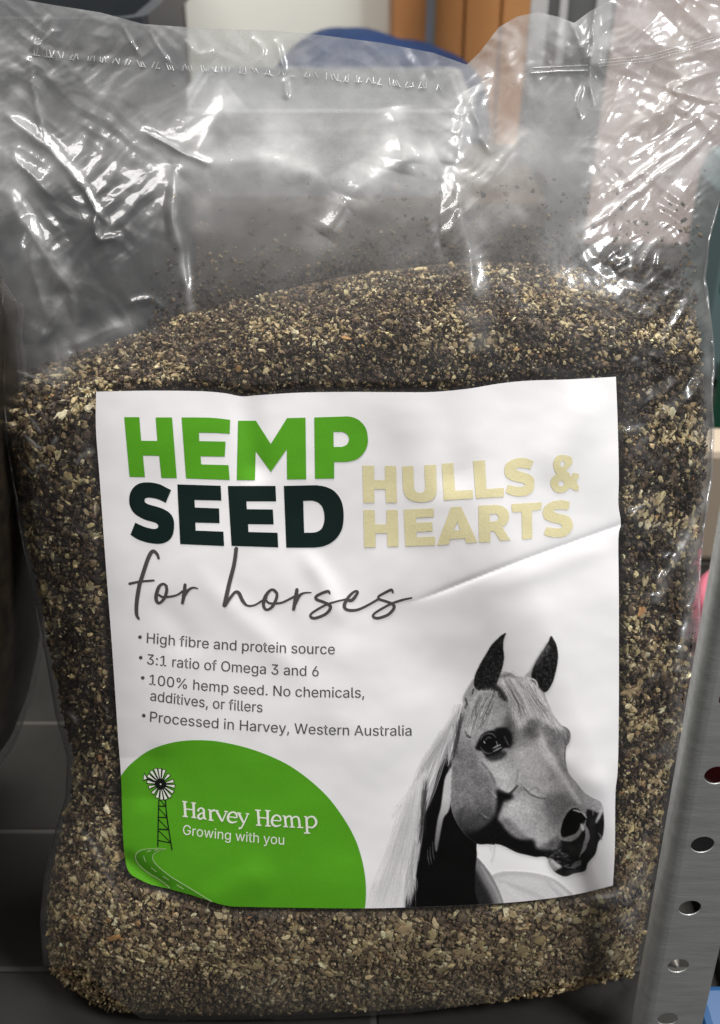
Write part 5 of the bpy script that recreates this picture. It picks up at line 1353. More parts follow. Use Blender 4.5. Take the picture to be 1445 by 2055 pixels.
low = np.array(cR((1000, 672), (870, 630), (740, 588)))
printed('road_drawing', [fill([np.concatenate([left, low[::-1], right[::-1]])], 6.5)], M_ROAD, lab, LIFT2)
pieces = []
for k, (p, w) in enumerate([(left, (1.0, 2.2, 2.4, 2.4)), (right, (0.8, 1.8, 2, 2.2)), (cR((360, 120), (385, 108), (410, 102)), (1.8, 1.8)), (cR((445, 98), (475, 93), (503, 90)), (1.5, 1.5)),
                            (cR((322, 165), (330, 205), (347, 240)), (1.8, 1.8)), (cR((408, 308), (440, 333), (475, 360)), (1.8, 1.8)), (cR((550, 412), (590, 437), (627, 460)), (1.8, 1.8)), (cR((720, 515), (760, 541), (803, 568)), (1.8, 1.8))]):
    v, f, l = ribbon(p, w, 2, False); pieces.append((v, f, 0.000002 * k))
printed('road_lines', pieces, M_LINE, lab, 0.00038)
cM = lambda *p: crop(270, 1520, 7.605, p)
hub = np.array([398.0, 408.0])
blades = [(320, 175), (385, 175), (452, 192), (527, 265), (592, 360), (610, 442), (588, 532), (545, 602), (480, 637), (415, 640), (345, 612), (277, 547), (222, 455), (197, 370), (207, 275), (252, 212)]
blk, wht = [], []
for i, (a, b) in enumerate(blades):
    d = np.array([a, b], float) - hub; r = np.hypot(*d); d /= r; q = np.array([-d[1], d[0]])
    o1, o2, i1 = hub + d * r, hub + d * r, hub + d * 70
    quad = lambda r0, r1, w0, w1: cM(*[tuple(hub + d * r0 - q * w0), tuple(hub + d * r1 - q * w1), tuple(hub + d * r1 + q * w1), tuple(hub + d * r0 + q * w0)])
    blk.append((*fill([quad(20, r + 10, 9, 33)], 9), 0.000002 * i)); wht.append(fill([quad(88, r, 3, 21)], 9))
an = np.arange(20) / 20 * 2 * math.pi
blk.append((*fill([cM(*[tuple(hub + 82 * np.array([math.cos(t), math.sin(t)])) for t in an])], 9), 0.00004))
wht.append(fill([cM((150, 258), (190, 322), (138, 342))], 9)); blk.append((*fill([cM((148, 232), (205, 322), (330, 370), (322, 395), (190, 340), (128, 358))], 9), 0.00005))
wht.append((*fill([cM(*[tuple(hub + 12 * np.array([math.cos(t), math.sin(t)])) for t in an])], 9), 0.00002))
for k, (p, w) in enumerate([(((372, 640), (362, 1000), (355, 1362)), 2.1), (((470, 640), (500, 950), (572, 1412)), 2.1), (((355, 745), (478, 742)), 2.4), (((352, 912), (495, 918)), 2.2), (((350, 1092), (520, 1104)), 2.4), (((352, 1265), (560, 1305)), 2.0),
                            (((385, 640), (470, 740)), 1.5), (((375, 780), (490, 905)), 1.6), (((370, 950), (505, 1090)), 1.6), (((370, 1120), (545, 1290)), 1.6)]):
    v, f, l = ribbon(cM(*p), (w, w), 6, False); blk.append((v, f, 0.000002 * k + 0.00006))
printed('windmill_drawing', blk, M_BLACK, lab, LIFT2)
printed('windmill_blades', wht, M_WHITE, lab, 0.00038)
cN = lambda *p: crop(350, 1600, 4.817, p)
NAME = [(((97, 42), (102, 110), (107, 184)), (5, 4.8, 5)), (((185, 55), (187, 125), (190, 197)), (5, 4.8, 5)), (((104, 112), (146, 117), (188, 122)), (2.4, 2.4)),
        (((76, 40), (100, 43), (125, 47)), (2.2, 2.8, 2.2)), (((163, 52), (186, 55), (208, 58)), (2.2, 2.8, 2.2)), (((79, 182), (105, 185), (131, 188)), (2.2, 2.8, 2.2)), (((164, 192), (188, 195), (212, 199)), (2.2, 2.8, 2.2)),
        (((230, 128), (242, 109), (268, 106), (284, 126), (285, 165), (290, 200), (307, 211)), (4.6, 3, 3, 4.4, 4.6, 4.2, 2)), (((284, 150), (250, 160), (230, 182), (238, 205), (262, 207), (285, 188)), (2.4, 3, 4.4, 3.8, 3, 2.4)),
        (((345, 122), (348, 170), (351, 219)), (4.6, 4.6)), (((324, 120), (346, 123)), (2.2, 2.6)), (((330, 219), (354, 221), (379, 223)), (2.2, 2.8, 2.2)), (((350, 152), (366, 130), (390, 126)), (2.6, 3.2, 4.8)),
        (((407, 130), (434, 182), (461, 234)), (4.8, 4.6, 3.4)), (((503, 140), (482, 188), (462, 234)), (2.4, 2.6, 3)), (((388, 126), (426, 131)), (2.3, 2.3)), (((482, 135), (517, 140)), (2.3, 2.3)),
        (((522, 190), (560, 192), (602, 195), (596, 160), (566, 143), (532, 160), (517, 196), (528, 230), (560, 245), (602, 234)), (2.2, 2.2, 2.4, 3.8, 3, 4, 4.8, 4.4, 3.6, 2)),
        (((622, 155), (646, 204), (670, 252)), (4.8, 4.6, 3.4)), (((710, 163), (690, 212), (668, 258), (645, 296), (622, 300)), (2.4, 2.6, 2.8, 3, 4.6)), (((603, 150), (646, 156)), (2.3, 2.3)), (((690, 158), (723, 162)), (2.3, 2.3)),
        (((808, 127), (813, 198), (818, 270)), (5, 4.8, 5)), (((901, 131), (902, 203), (904, 276)), (5, 4.8, 5)), (((812, 195), (856, 199), (902, 203)), (2.4, 2.4)),
        (((780, 123), (808, 126), (836, 128)), (2.2, 2.8, 2.2)), (((876, 128), (902, 130), (930, 132)), (2.2, 2.8, 2.2)), (((788, 268), (815, 270), (843, 272)), (2.2, 2.8, 2.2)), (((878, 275), (904, 277), (933, 278)), (2.2, 2.8, 2.2)),
        (((945, 224), (985, 225), (1026, 226), (1020, 192), (990, 173), (957, 190), (942, 230), (953, 264), (985, 280), (1028, 268)), (2.2, 2.2, 2.4, 3.8, 3, 4, 4.8, 4.4, 3.6, 2)),
        (((1068, 182), (1073, 232), (1078, 283)), (4.6, 4.6)), (((1076, 208), (1096, 186), (1122, 186), (1132, 212), (1138, 287)), (2.4, 3, 3.6, 4.4, 4.6)), (((1134, 214), (1156, 191), (1188, 191), (1204, 218), (1212, 290)), (2.4, 3, 3.6, 4.4, 4.6)),
        (((1044, 180), (1070, 183)), (2.2, 2.6)), (((1053, 283), (1100, 285)), (2.4, 2.4)), (((1114, 287), (1164, 289)), (2.4, 2.4)), (((1188, 290), (1246, 293)), (2.4, 2.4)),
        (((1276, 190), (1280, 268), (1284, 346)), (4.8, 4.8)), (((1254, 187), (1278, 190)), (2.2, 2.6)), (((1254, 346), (1312, 347)), (2.5, 2.5)), (((1280, 216), (1304, 191), (1342, 190), (1369, 225), (1366, 262), (1336, 291), (1302, 289), (1282, 272)), (2.4, 3, 3.6, 4.8, 4.6, 3.4, 2.6, 2.4))]
pieces = []
for k, (p, w) in enumerate(NAME):
    v, f, l = ribbon(cN(*p), w, 5, len(p) > 5); pieces.append((v, f, 0.000003 * k + 0.00002 * l))
printed('name_lettering', pieces, M_WHITE, lab, LIFT2)
pieces = set_text("Growing with you", 'sans', (366.8, 1674.3), (570, 1695.3), (450, 1684.8), 0.6, 19.5)
printed('motto_lettering', pieces, M_WHITE, lab, LIFT2)


# ------------------------------------------------------------------ the printed photograph of the horse, grey levels at every pixel
HX0, HY0, HW, HH = 728, 1262, 512, 565
SS = 1
hx, hy = np.meshgrid(HX0 + np.arange(HW), HY0 + np.arange(HH))
IMG = np.ones((HH, HW)); ALPHA = np.zeros((HH, HW))


def blur(a, s):
    if s <= 0: return a
    r = int(3 * s) + 1; k = np.exp(-0.5 * (np.arange(-r, r + 1) / s) ** 2); k /= k.sum()
    p = np.pad(a, ((r, r), (0, 0)), 'edge'); a = sum(k[i] * p[i:i + a.shape[0]] for i in range(2 * r + 1))
    p = np.pad(a, ((0, 0), (r, r)), 'edge'); return sum(k[i] * p[:, i:i + a.shape[1]] for i in range(2 * r + 1))


def pmask(pts, soft=0.8, smooth_n=4):
    p = spline(pts, smooth_n, True) if smooth_n else np.asarray(pts, float)
    m = np.zeros((HH, HW))
    for ox, oy in ((-.25, -.25), (.25, -.25), (-.25, .25), (.25, .25)):
        m += inside(np.stack([hx.ravel() + ox, hy.ravel() + oy], -1), [p]).reshape(HH, HW) / 4
    return blur(m, soft)


def paint(pts, g, soft=0.8, amount=1.0, sn=4, clip=None, g2=None, axis=None):
    m = pmask(pts, soft, sn) * amount
    if clip is not None: m = m * clip
    gg = g
    if g2 is not None:
        (ax0, ay0), (ax1, ay1) = axis
        dx_, dy_ = ax1 - ax0, ay1 - ay0
        t = np.clip(((hx - ax0) * dx_ + (hy - ay0) * dy_) / (dx_ ** 2 + dy_ ** 2), 0, 1); gg = g + (g2 - g) * t
    IMG[:] = IMG * (1 - m) + gg * m
    return m


def stroke(pts, widths, g, amount=1.0, soft=0.0, clip=None, n=6):
    c = spline(pts, n)
    w = np.interp(np.linspace(0, 1, len(c)), np.linspace(0, 1, len(widths)), widths)
    mg = max(w) + 3 + 3 * soft
    x0, x1 = int(max(c[:, 0].min() - mg - HX0, 0)), int(min(c[:, 0].max() + mg - HX0 + 1, HW)); y0, y1 = int(max(c[:, 1].min() - mg - HY0, 0)), int(min(c[:, 1].max() + mg - HY0 + 1, HH))
    if x1 <= x0 or y1 <= y0: return
    xx, yy = hx[y0:y1, x0:x1], hy[y0:y1, x0:x1]
    m = np.zeros(xx.shape)
    for i in range(len(c) - 1):
        a, b = c[i], c[i + 1]; d = b - a; nn = max(d @ d, 1e-9)
        t = np.clip(((xx - a[0]) * d[0] + (yy - a[1]) * d[1]) / nn, 0, 1)
        e = np.hypot(xx - a[0] - t * d[0], yy - a[1] - t * d[1])
        m = np.maximum(m, np.clip((w[i] / 2 - e) / (1 + soft) + 0.5, 0, 1) * min(1, w[i]))
    m = m * amount
    if clip is not None: m = m * clip[y0:y1, x0:x1]
    IMG[y0:y1, x0:x1] = IMG[y0:y1, x0:x1] * (1 - m) + g * m


HR = np.random.default_rng(11)
# body behind
hump = [(985, 1758), (1000, 1751.5), (1016, 1749), (1052, 1750), (1081, 1754), (1106, 1761), (1124, 1772), (1138, 1784), (1152, 1798), (1165, 1835), (940, 1840), (950, 1780)]
paint(hump, 0.80, 1.0)
paint([(985, 1768), (1016, 1758), (1052, 1759), (1085, 1765), (1110, 1776), (1128, 1790), (1140, 1806), (1150, 1840), (940, 1840), (960, 1780)], 0.87, 2.5)
stroke([(1000, 1768), (1050, 1785), (1090, 1805), (1120, 1830)], (6, 9, 8, 6), 0.78, 0.7, 4)
stroke([(1098, 1772), (1115, 1788), (1132, 1806)], (3, 7, 9), 0.76, 0.7, 3); stroke([(1108, 1770), (1125, 1784), (1142, 1802)], (2, 4, 5), 0.93, 0.8, 2)
stroke([(1010, 1775), (1040, 1800), (1060, 1820)], (8, 12, 10), 0.92, 0.6, 5)
sh = [(955, 1722), (968, 1732), (976, 1742), (984, 1753), (990, 1764), (996, 1775), (1004, 1793), (1012, 1818), (1012, 1840), (950, 1840), (948, 1760)]
paint(sh, 0.52, 1.0); paint([(955, 1745), (966, 1765), (978, 1785), (990, 1812), (992, 1840), (945, 1840), (945, 1745)], 0.16, 4.0)
stroke([(966, 1738), (980, 1762), (996, 1790), (1006, 1816)], (4, 6, 6, 6), 0.68, 0.7, 3)
# neck
neck = [(922, 1455), (905, 1482), (888, 1508), (868, 1548), (852, 1580), (841, 1610), (838, 1655), (830, 1705), (822, 1760), (812, 1800), (806, 1845), (955, 1845), (953, 1790), (953.5, 1752), (957, 1718), (960, 1690), (1000, 1690), (1010, 1600), (960, 1500), (930, 1430)]
paint(neck, 0.035, 0.8)
# ears
paint([(1053, 1359), (1064, 1345), (1073, 1328), (1082, 1314), (1090, 1304), (1090, 1330), (1076, 1362)], 0.72, 1.5)
# head silhouette
HEAD = [(951, 1375), (965, 1372), (985, 1368), (1002, 1356), (1014, 1352), (1032, 1357), (1055, 1360), (1078, 1365), (1092, 1388), (1096, 1402), (1108, 1430), (1123, 1452), (1136, 1460), (1142.5, 1466), (1145.5, 1477), (1142.5, 1490), (1136.5, 1500),
        (1135, 1516), (1136, 1532), (1142, 1553), (1157, 1571), (1172, 1590), (1190, 1602), (1203, 1608), (1209.5, 1621), (1212.5, 1650), (1210, 1677), (1201, 1690), (1195, 1714), (1180, 1732), (1174, 1748), (1152, 1753), (1134, 1759.5), (1116, 1752), (1104, 1739), (1098, 1722),
        (1088, 1719), (1075, 1720), (1058, 1716), (1037, 1711), (1015, 1700), (1000, 1694.5), (980, 1693.5), (958, 1693), (930, 1670), (908, 1632), (903, 1590), (905, 1545), (912, 1500), (920, 1450), (930, 1410)]
HM = pmask(HEAD, 0.7, 3)
paint(HEAD, 0.63, 0.7, 1, 3)
# cheek, jaw and the broad shading
paint([(905, 1545), (925, 1480), (955, 1510), (968, 1535), (990, 1576), (998, 1600), (996, 1622), (983, 1648), (968, 1664), (946, 1676), (925, 1664), (908, 1634)], 0.47, 9, 1, 4, HM)
paint([(903, 1640), (930, 1625), (965, 1632), (990, 1625), (1000, 1660), (960, 1700), (900, 1690)], 0.22, 12, 0.85, 4, HM)
paint([(912, 1580), (930, 1540), (950, 1545), (962, 1580), (950, 1612), (925, 1615)], 0.56, 12, 0.7, 4, HM)
paint([(940, 1440), (985, 1420), (1020, 1425), (1030, 1460), (1000, 1470), (960, 1475), (935, 1480)], 0.74, 8, 0.8, 4, HM)
paint([(1040, 1500), (1085, 1490), (1110, 1540), (1140, 1590), (1100, 1600), (1060, 1580), (1035, 1545)], 0.84, 9, 0.95, 4, HM)
paint([(960, 1520), (985, 1530), (1010, 1530), (1040, 1545), (1040, 1578), (1024, 1588), (1006, 1583), (988, 1558)], 0.82, 5, 0.9, 4, HM)
paint([(1022, 1605), (1050, 1590), (1095, 1605), (1120, 1640), (1118, 1690), (1085, 1702), (1050, 1684), (1020, 1660), (1003, 1640)], 0.76, 5, 1, 4, HM)
paint([(1030, 1606), (1060, 1612), (1075, 1625), (1050, 1630), (1020, 1625)], 0.86, 5, 0.8, 4, HM)
paint([(1095, 1595), (1140, 1600), (1160, 1618), (1135, 1628), (1122, 1650), (1112, 1670), (1098, 1640)], 0.50, 7, 0.8, 4, HM)
# blaze and ridge of the nose
paint([(1080, 1462), (1092, 1480), (1098, 1500), (1112, 1522), (1136, 1560), (1155, 1592), (1168, 1615), (1160, 1612), (1140, 1585), (1118, 1552), (1100, 1530), (1084, 1505), (1072, 1480)], 1.0, 4.0, 1, 4, HM)
paint([(1104, 1440), (1124, 1455), (1128, 1480), (1130, 1510), (1128, 1530), (1112, 1505), (1104, 1485), (1098, 1462)], 0.50, 5, 0.9, 4, HM)
paint([(1140, 1556), (1157, 1572), (1173, 1591), (1191, 1603), (1204, 1610), (1206, 1622), (1180, 1625), (1168, 1605), (1150, 1578)], 0.74, 2.5, 0.9, 4, HM)
paint([(1128, 1456), (1141, 1463), (1145, 1478), (1141, 1492), (1134, 1500), (1130, 1480)], 0.42, 2.5, 0.9, 4, HM)
stroke([(1135, 1500), (1134, 1520), (1137, 1536)], (3, 3, 2), 0.3, 0.8, 2, HM); stroke([(1128, 1462), (1134, 1470), (1136, 1482)], (3, 3, 2), 0.75, 0.7, 2, HM)
# dark groove and under jaw
paint([(996, 1584), (1008, 1588), (1024, 1592), (1029, 1596), (1031, 1600), (1022, 1606), (1012, 1609), (1006, 1622), (1001, 1634), (998, 1643), (1006, 1652), (1016, 1664), (1028, 1676), (1043, 1683), (1058, 1684), (1069, 1684), (1074, 1692), (1077, 1702), (1092, 1703), (1104, 1712),
       (1100, 1724), (1075, 1722), (1037, 1713), (1000, 1696), (958, 1695), (936, 1680), (952, 1672), (966, 1663), (984, 1648), (992, 1636), (996, 1620), (997, 1600)], 0.06, 3.0, 1, 3, HM)
paint([(925, 1660), (950, 1672), (985, 1665), (1010, 1680), (1000, 1697), (955, 1697), (930, 1680)], 0.06, 7, 0.9, 4, HM)
stroke([(1024, 1592), (1031, 1585), (1038, 1577)], (5, 4, 2.5), 0.16, 0.85, 2.5, HM); stroke([(1006, 1580), (1020, 1588), (1032, 1576)], (3, 5, 4), 0.9, 0.6, 4, HM)
stroke([(986, 1588), (991, 1594), (996, 1600)], (2, 3, 2), 0.75, 0.7, 1, HM); stroke([(962, 1635), (972, 1643), (980, 1646)], (2, 3, 2), 0.2, 0.7, 1.8, HM); stroke([(966, 1632), (976, 1640), (981, 1641)], (2, 3, 2), 0.5, 0.8, 1, HM)
stroke([(1051, 1580), (1062, 1592), (1078, 1600), (1094, 1603)], (1.5, 3, 3, 1.5), 0.34, 0.75, 2.0, HM); stroke([(1051, 1575), (1064, 1587), (1079, 1595), (1096, 1598)], (2, 5, 5, 2), 0.92, 0.5, 3, HM)
stroke([(1040, 1545), (1038, 1560), (1034, 1575)], (3, 4, 3), 0.55, 0.6, 3, HM); stroke([(966, 1530), (984, 1552), (994, 1574)], (4, 5, 4), 0.42, 0.7, 3, HM); stroke([(1062, 1588), (1075, 1580), (1083, 1590)], (3, 4, 3), 0.55, 0.6, 2, HM)
paint([(1006, 1640), (1030, 1650), (1045, 1670), (1060, 1682), (1040, 1681), (1018, 1664)], 0.42, 3, 0.7, 4, HM)
# muzzle
paint([(1096, 1704), (1110, 1704), (1122, 1690), (1128, 1684), (1145, 1688), (1160, 1680), (1168, 1664), (1176, 1640), (1178, 1624), (1192, 1628), (1200, 1632), (1210, 1630), (1213, 1648), (1211, 1676), (1202, 1690), (1196, 1714), (1181, 1732), (1175, 1749), (1152, 1754), (1134, 1760), (1115, 1752), (1110, 1745),
       (1126, 1741), (1112, 1730), (1098, 1720), (1092, 1712)], 0.11, 1.6, 1, 3, HM)
paint([(1130, 1692), (1150, 1695), (1165, 1690), (1172, 1675), (1172, 1700), (1160, 1715), (1140, 1712)], 0.2, 5, 0.7, 4, HM)
paint([(1182, 1640), (1192, 1640), (1192, 1680), (1186, 1710), (1178, 1700), (1184, 1670)], 0.22, 4, 0.6, 4, HM)
paint([(1140, 1748), (1165, 1744), (1160, 1752), (1138, 1756)], 0.3, 3, 0.6, 4, HM)
paint([(1100, 1612), (1130, 1604), (1150, 1612), (1130, 1630), (1118, 1652), (1106, 1640)], 0.6, 6, 0.5, 4, HM)
paint([(1100, 1690), (1120, 1676), (1126, 1690), (1120, 1704), (1104, 1706), (1080, 1702)], 0.42, 3.5, 0.9, 4, HM)
paint([(1149, 1622), (1139, 1631), (1130, 1647), (1125, 1669), (1129, 1680), (1142, 1678), (1157, 1671), (1165, 1658), (1172, 1650), (1178, 1640), (1169, 1630), (1157, 1622)], 0.07, 1.0, 1, 4)
stroke([(1156, 1619), (1146, 1621), (1136, 1630), (1126, 1648), (1121.5, 1668), (1126, 1683)], (3, 4, 5, 6, 6, 3), 0.66, 0.95, 1)
stroke([(1127, 1685), (1144, 1685), (1157, 1677), (1165, 1666), (1168, 1655)], (3, 7, 7, 6, 4), 0.62, 0.9, 1.5)
stroke([(1151, 1626), (1158, 1627), (1164, 1630)], (2, 4, 2), 0.85, 0.95, 0.6); stroke([(1165, 1628), (1172, 1634), (1177, 1641)], (2, 4, 2), 0.85, 0.95, 0.6); stroke([(1176, 1646), (1174, 1652)], (2, 2), 0.6, 0.9, 0.4)
paint([(1165, 1652), (1170, 1656), (1175, 1652), (1174, 1660), (1170, 1668), (1166, 1660)], 0.95, 0.8)
stroke([(1173, 1656), (1178, 1668), (1179, 1680), (1175, 1692), (1172, 1703), (1166, 1713)], (4, 8, 9, 8, 7, 2), 0.60, 0.95, 0.8)
stroke([(1164, 1716), (1163, 1720)], (3, 2), 0.55, 0.8, 0.5)
paint([(1207, 1618), (1211, 1622), (1208, 1634), (1202, 1645), (1196, 1653), (1196, 1646), (1200, 1636)], 0.82, 1.2); stroke([(1190, 1627), (1190, 1636)], (2, 1), 0.6, 0.8, 0.6)
stroke([(1201, 1672), (1205, 1677), (1207, 1684)], (2, 4, 3), 0.5, 0.9, 0.8)
paint([(1100, 1722), (1108, 1724), (1118, 1731), (1128, 1740), (1120, 1744), (1113, 1749), (1105, 1741), (1101, 1732)], 0.62, 1.2, 0.95); paint([(1106, 1724), (1116, 1731), (1126, 1739), (1116, 1740)], 0.85, 1.5, 0.8)
paint([(1146, 1739), (1152, 1732), (1158, 1728), (1167, 1726), (1166, 1735), (1158, 1740), (1150, 1742)], 0.42, 1.0, 0.95); stroke([(1132, 1738), (1142, 1741), (1154, 1742)], (2, 2, 1.5), 0.5, 0.8, 0.6)
for k in range(46):
    a, b = HR.uniform(1103, 1142), HR.uniform(1700, 1740)
    if abs((b - 1700) - (a - 1095) * 0.75) < 16:
        stroke([(a, b), (a + HR.uniform(1, 5), b - HR.uniform(0, 3)), (a + HR.uniform(4, 8), b - HR.uniform(0, 2))], (1.5, 2, 1), HR.uniform(0.25, 0.55), 0.7, 0.5, HM)
# strap of light behind the cheek
paint([(907, 1540), (905, 1580), (904, 1613), (899, 1630), (891, 1640), (886, 1660), (881, 1688), (876, 1710), (872, 1693), (878, 1646), (885, 1618), (892, 1566), (900, 1548)], 0.82, 1.0, 1, 3, None, 0.42, ((895, 1600), (876, 1700)))
paint([(898, 1480), (905, 1472), (914, 1485), (912, 1510), (903, 1530), (896, 1545), (893, 1555), (892, 1530)], 0.10, 2.5)
# eye
paint([(1015, 1440), (1022, 1434), (1030, 1450), (1034, 1475), (1030, 1500), (1018, 1498), (1008, 1470)], 0.30, 6, 0.9, 4, HM)
paint([(1057, 1440), (1070, 1444), (1080, 1455), (1083, 1482), (1068, 1483), (1050, 1476)], 0.42, 5, 0.8, 4, HM)
paint([(992, 1464), (1003, 1460), (1017, 1461), (1027, 1474), (1028, 1490), (1024, 1500), (1012, 1500), (1000, 1490)], 0.08, 2.2, 1, 4)
paint([(954, 1503), (962, 1482), (970, 1472), (980, 1467), (992, 1466), (1004, 1472), (1012, 1484), (1020, 1498), (1010, 1502), (1004, 1514), (992, 1520), (976, 1520), (968, 1508)], 0.07, 1.6)
paint([(966, 1508), (975, 1518), (990, 1516), (1008, 1506), (1018, 1512), (1008, 1522), (990, 1528), (978, 1524)], 0.20, 2.5, 0.9)
an = np.arange(16) / 16 * 2 * math.pi
paint([(982.5 + 16.5 * math.cos(t), 1490 + 17.5 * math.sin(t)) for t in an], 0.025, 0.9)
stroke([(965, 1485), (968, 1478), (977, 1472.5), (988, 1473), (995, 1480)], (1.5, 2.5, 2.5, 2.5, 1), 0.45, 0.8, 0.8); stroke([(974, 1485), (980, 1480), (985, 1481)], (2, 4, 2), 0.40, 0.8, 1.2); stroke([(971, 1488), (973, 1491)], (2, 2), 0.8, 0.9, 0.5)
stroke([(965, 1500), (970, 1507), (978, 1512), (987, 1511)], (1.5, 2, 2, 1), 0.42, 0.8, 0.7); stroke([(989, 1502), (996, 1498), (1004, 1495)], (1.5, 3, 2), 0.7, 0.9, 0.5); stroke([(990, 1508), (998, 1504), (1006, 1500)], (2, 4, 2), 0.62, 0.85, 0.7); stroke([(996, 1488), (998, 1496), (994, 1501)], (2, 2, 1), 0.6, 0.8, 0.5)
stroke([(1012, 1478), (1017, 1488), (1021, 1496)], (2, 3, 1), 0.45, 0.7, 1.2); stroke([(934, 1468), (938, 1476), (944, 1480)], (4, 5, 3), 0.2, 0.8, 2)
# poll, ears in front
paint([(951.5, 1363), (944, 1372), (936, 1385), (929, 1400), (930, 1415), (933, 1425), (945, 1405), (958, 1386)], 0.66, 1.2); stroke([(934, 1402), (937, 1412), (933, 1422)], (3, 4, 2), 0.22, 0.8, 1.5); stroke([(950, 1384), (948, 1392)], (4, 3), 0.2, 0.8, 1.2)
EARL = [(1015.5, 1270.5), (1006, 1275), (999, 1281.6), (986.6, 1294), (977.6, 1308.6), (965, 1330), (956, 1348), (951.8, 1362), (951.5, 1376), (957.5, 1384), (974, 1386), (992, 1383), (1001, 1361), (1008, 1341), (1011.8, 1319), (1010, 1301), (1011, 1284)]
EARR = [(1105.9, 1276.5), (1100, 1288.8), (1090, 1306), (1078, 1325), (1069, 1343), (1066, 1358), (1070, 1366), (1078, 1376), (1086, 1385), (1096.3, 1389), (1109, 1370), (1117, 1341), (1120, 1317.6), (1118, 1299.6), (1113.4, 1287)]
m1 = paint(EARL, 0.13, 0.7); m2 = paint(EARR, 0.13, 0.7)
paint([(1100, 1290), (1106, 1300), (1090, 1320), (1080, 1335), (1074, 1334), (1086, 1312)], 0.32, 2.5, 0.8)
grain = HR.standard_normal((HH, HW)); grain = blur(grain, 0.8); grain /= grain.std()
IMG += np.clip(m1 + m2, 0, 1) * 0.05 * grain
paint([(1066, 1362), (1076, 1364), (1082, 1378), (1076, 1384), (1068, 1374)], 0.2, 1); stroke([(1060, 1362), (1072, 1364), (1078, 1374), (1077, 1386)], (4, 3, 3, 2), 0.92, 0.9, 0.6)
paint([(985, 1378), (1000, 1376), (1012, 1385), (1022, 1402), (1014, 1408), (1000, 1396), (988, 1388)], 0.14, 2.0, 0.9)


def hair(n, starts, ends, mids, w, g, amount, jit, clip=None):
    """n strands between two rows of points"""
    s, e, m = (spline(np.array(q, float), 6) for q in (starts, ends, mids))
    for k in range(n):
        t = HR.random()
        pick = lambda c: np.array([np.interp(t * (len(c) - 1), np.arange(len(c)), c[:, 0]), np.interp(t * (len(c) - 1), np.arange(len(c)), c[:, 1])])
        a, b, c_ = pick(s) + HR.normal(0, jit, 2), pick(e) + HR.normal(0, 2.2 * jit, 2), pick(m) + HR.normal(0, jit, 2)
        L_ = HR.uniform(0.7, 1.0); b = c_ + (b - c_) * L_
        ww = HR.uniform(*w)
        stroke([a, (a + c_) / 2 + HR.normal(0, jit * 0.5, 2), c_, (c_ + b) / 2 + HR.normal(0, jit * 0.6, 2), b], (ww * 0.6, ww, ww, ww * 0.8, ww * 0.3), HR.uniform(*g), amount * HR.uniform(0.6, 1.0), 0.3, clip, 4)


# forelock
paint([(960, 1390), (990, 1386), (975, 1430), (945, 1470), (935, 1472), (940, 1430), (948, 1405)], 0.84, 4, 0.85)
paint([(1000, 1368), (1030, 1358), (1060, 1362), (1085, 1386), (1098, 1410), (1120, 1450), (1140, 1470), (1110, 1458), (1075, 1440), (1055, 1450), (1045, 1462), (1030, 1430), (1016, 1395)], 0.90, 3, 0.95)
hair(70, [(960, 1392), (985, 1386), (1000, 1392)], [(934, 1472), (945, 1474), (962, 1462)], [(945, 1425), (962, 1428), (985, 1425)], (1.0, 2.6), (0.5, 0.95), 0.75, 3)
hair(26, [(960, 1392), (985, 1386), (1000, 1392)], [(938, 1470), (950, 1470), (968, 1455)], [(948, 1425), (964, 1428), (985, 1425)], (0.8, 1.8), (0.28, 0.5), 0.6, 3)
hair(110, [(1003, 1366), (1030, 1360), (1072, 1368)], [(1046, 1466), (1070, 1450), (1132, 1470)], [(1025, 1405), (1060, 1405), (1092, 1412)], (1.0, 2.6), (0.76, 1.0), 0.8, 3)
hair(38, [(1003, 1372), (1030, 1364), (1070, 1374)], [(1044, 1458), (1068, 1445), (1125, 1462)], [(1022, 1408), (1056, 1408), (1088, 1414)], (0.8, 1.8), (0.35, 0.62), 0.6, 3)
hair(16, [(1003, 1352), (1008, 1360)], [(1030, 1352), (1050, 1362)], [(1014, 1349), (1026, 1354)], (0.8, 1.6), (0.4, 0.8), 0.7, 2)
# mane along the neck and falling
paint([(924, 1412), (912, 1430), (884, 1472), (860, 1512), (838, 1558), (818, 1600), (796, 1651), (776, 1707), (758, 1763), (738, 1835), (808, 1835), (812, 1790), (824, 1740), (836, 1690), (841, 1650), (843, 1600), (850, 1565), (872, 1520), (893, 1490), (905, 1470), (918, 1450)], 0.965, 2.0)
hair(150, [(926, 1412), (905, 1445), (885, 1475)], [(842, 1650), (815, 1640), (806, 1640)], [(890, 1510), (862, 1530), (846, 1545)], (1.0, 2.6), (0.82, 1.0), 0.75, 4)
hair(60, [(926, 1415), (908, 1448), (890, 1478)], [(843, 1640), (822, 1640), (812, 1640)], [(890, 1512), (866, 1530), (850, 1545)], (0.8, 1.8), (0.58, 0.78), 0.55, 4)
hair(200, [(852, 1550), (835, 1580), (818, 1605)], [(818, 1830), (785, 1832), (740, 1832)], [(838, 1690), (808, 1700), (786, 1700)], (1.0, 2.4), (0.86, 1.0), 0.7, 4)
hair(110, [(852, 1555), (835, 1585), (820, 1605)], [(816, 1830), (788, 1832), (748, 1832)], [(838, 1690), (812, 1700), (792, 1700)], (0.8, 1.7), (0.74, 0.86), 0.5, 4)
hair(60, [(842, 1690), (832, 1700)], [(820, 1810), (830, 1795), (812, 1825)], [(832, 1745), (822, 1750)], (0.8, 2.0), (0.6, 0.95), 0.8, 3)
hair(55, [(848, 1590), (858, 1560)], [(846, 1690), (850, 1680)], [(846, 1640), (852, 1620)], (0.6, 1.4), (0.15, 0.4), 0.5, 3)
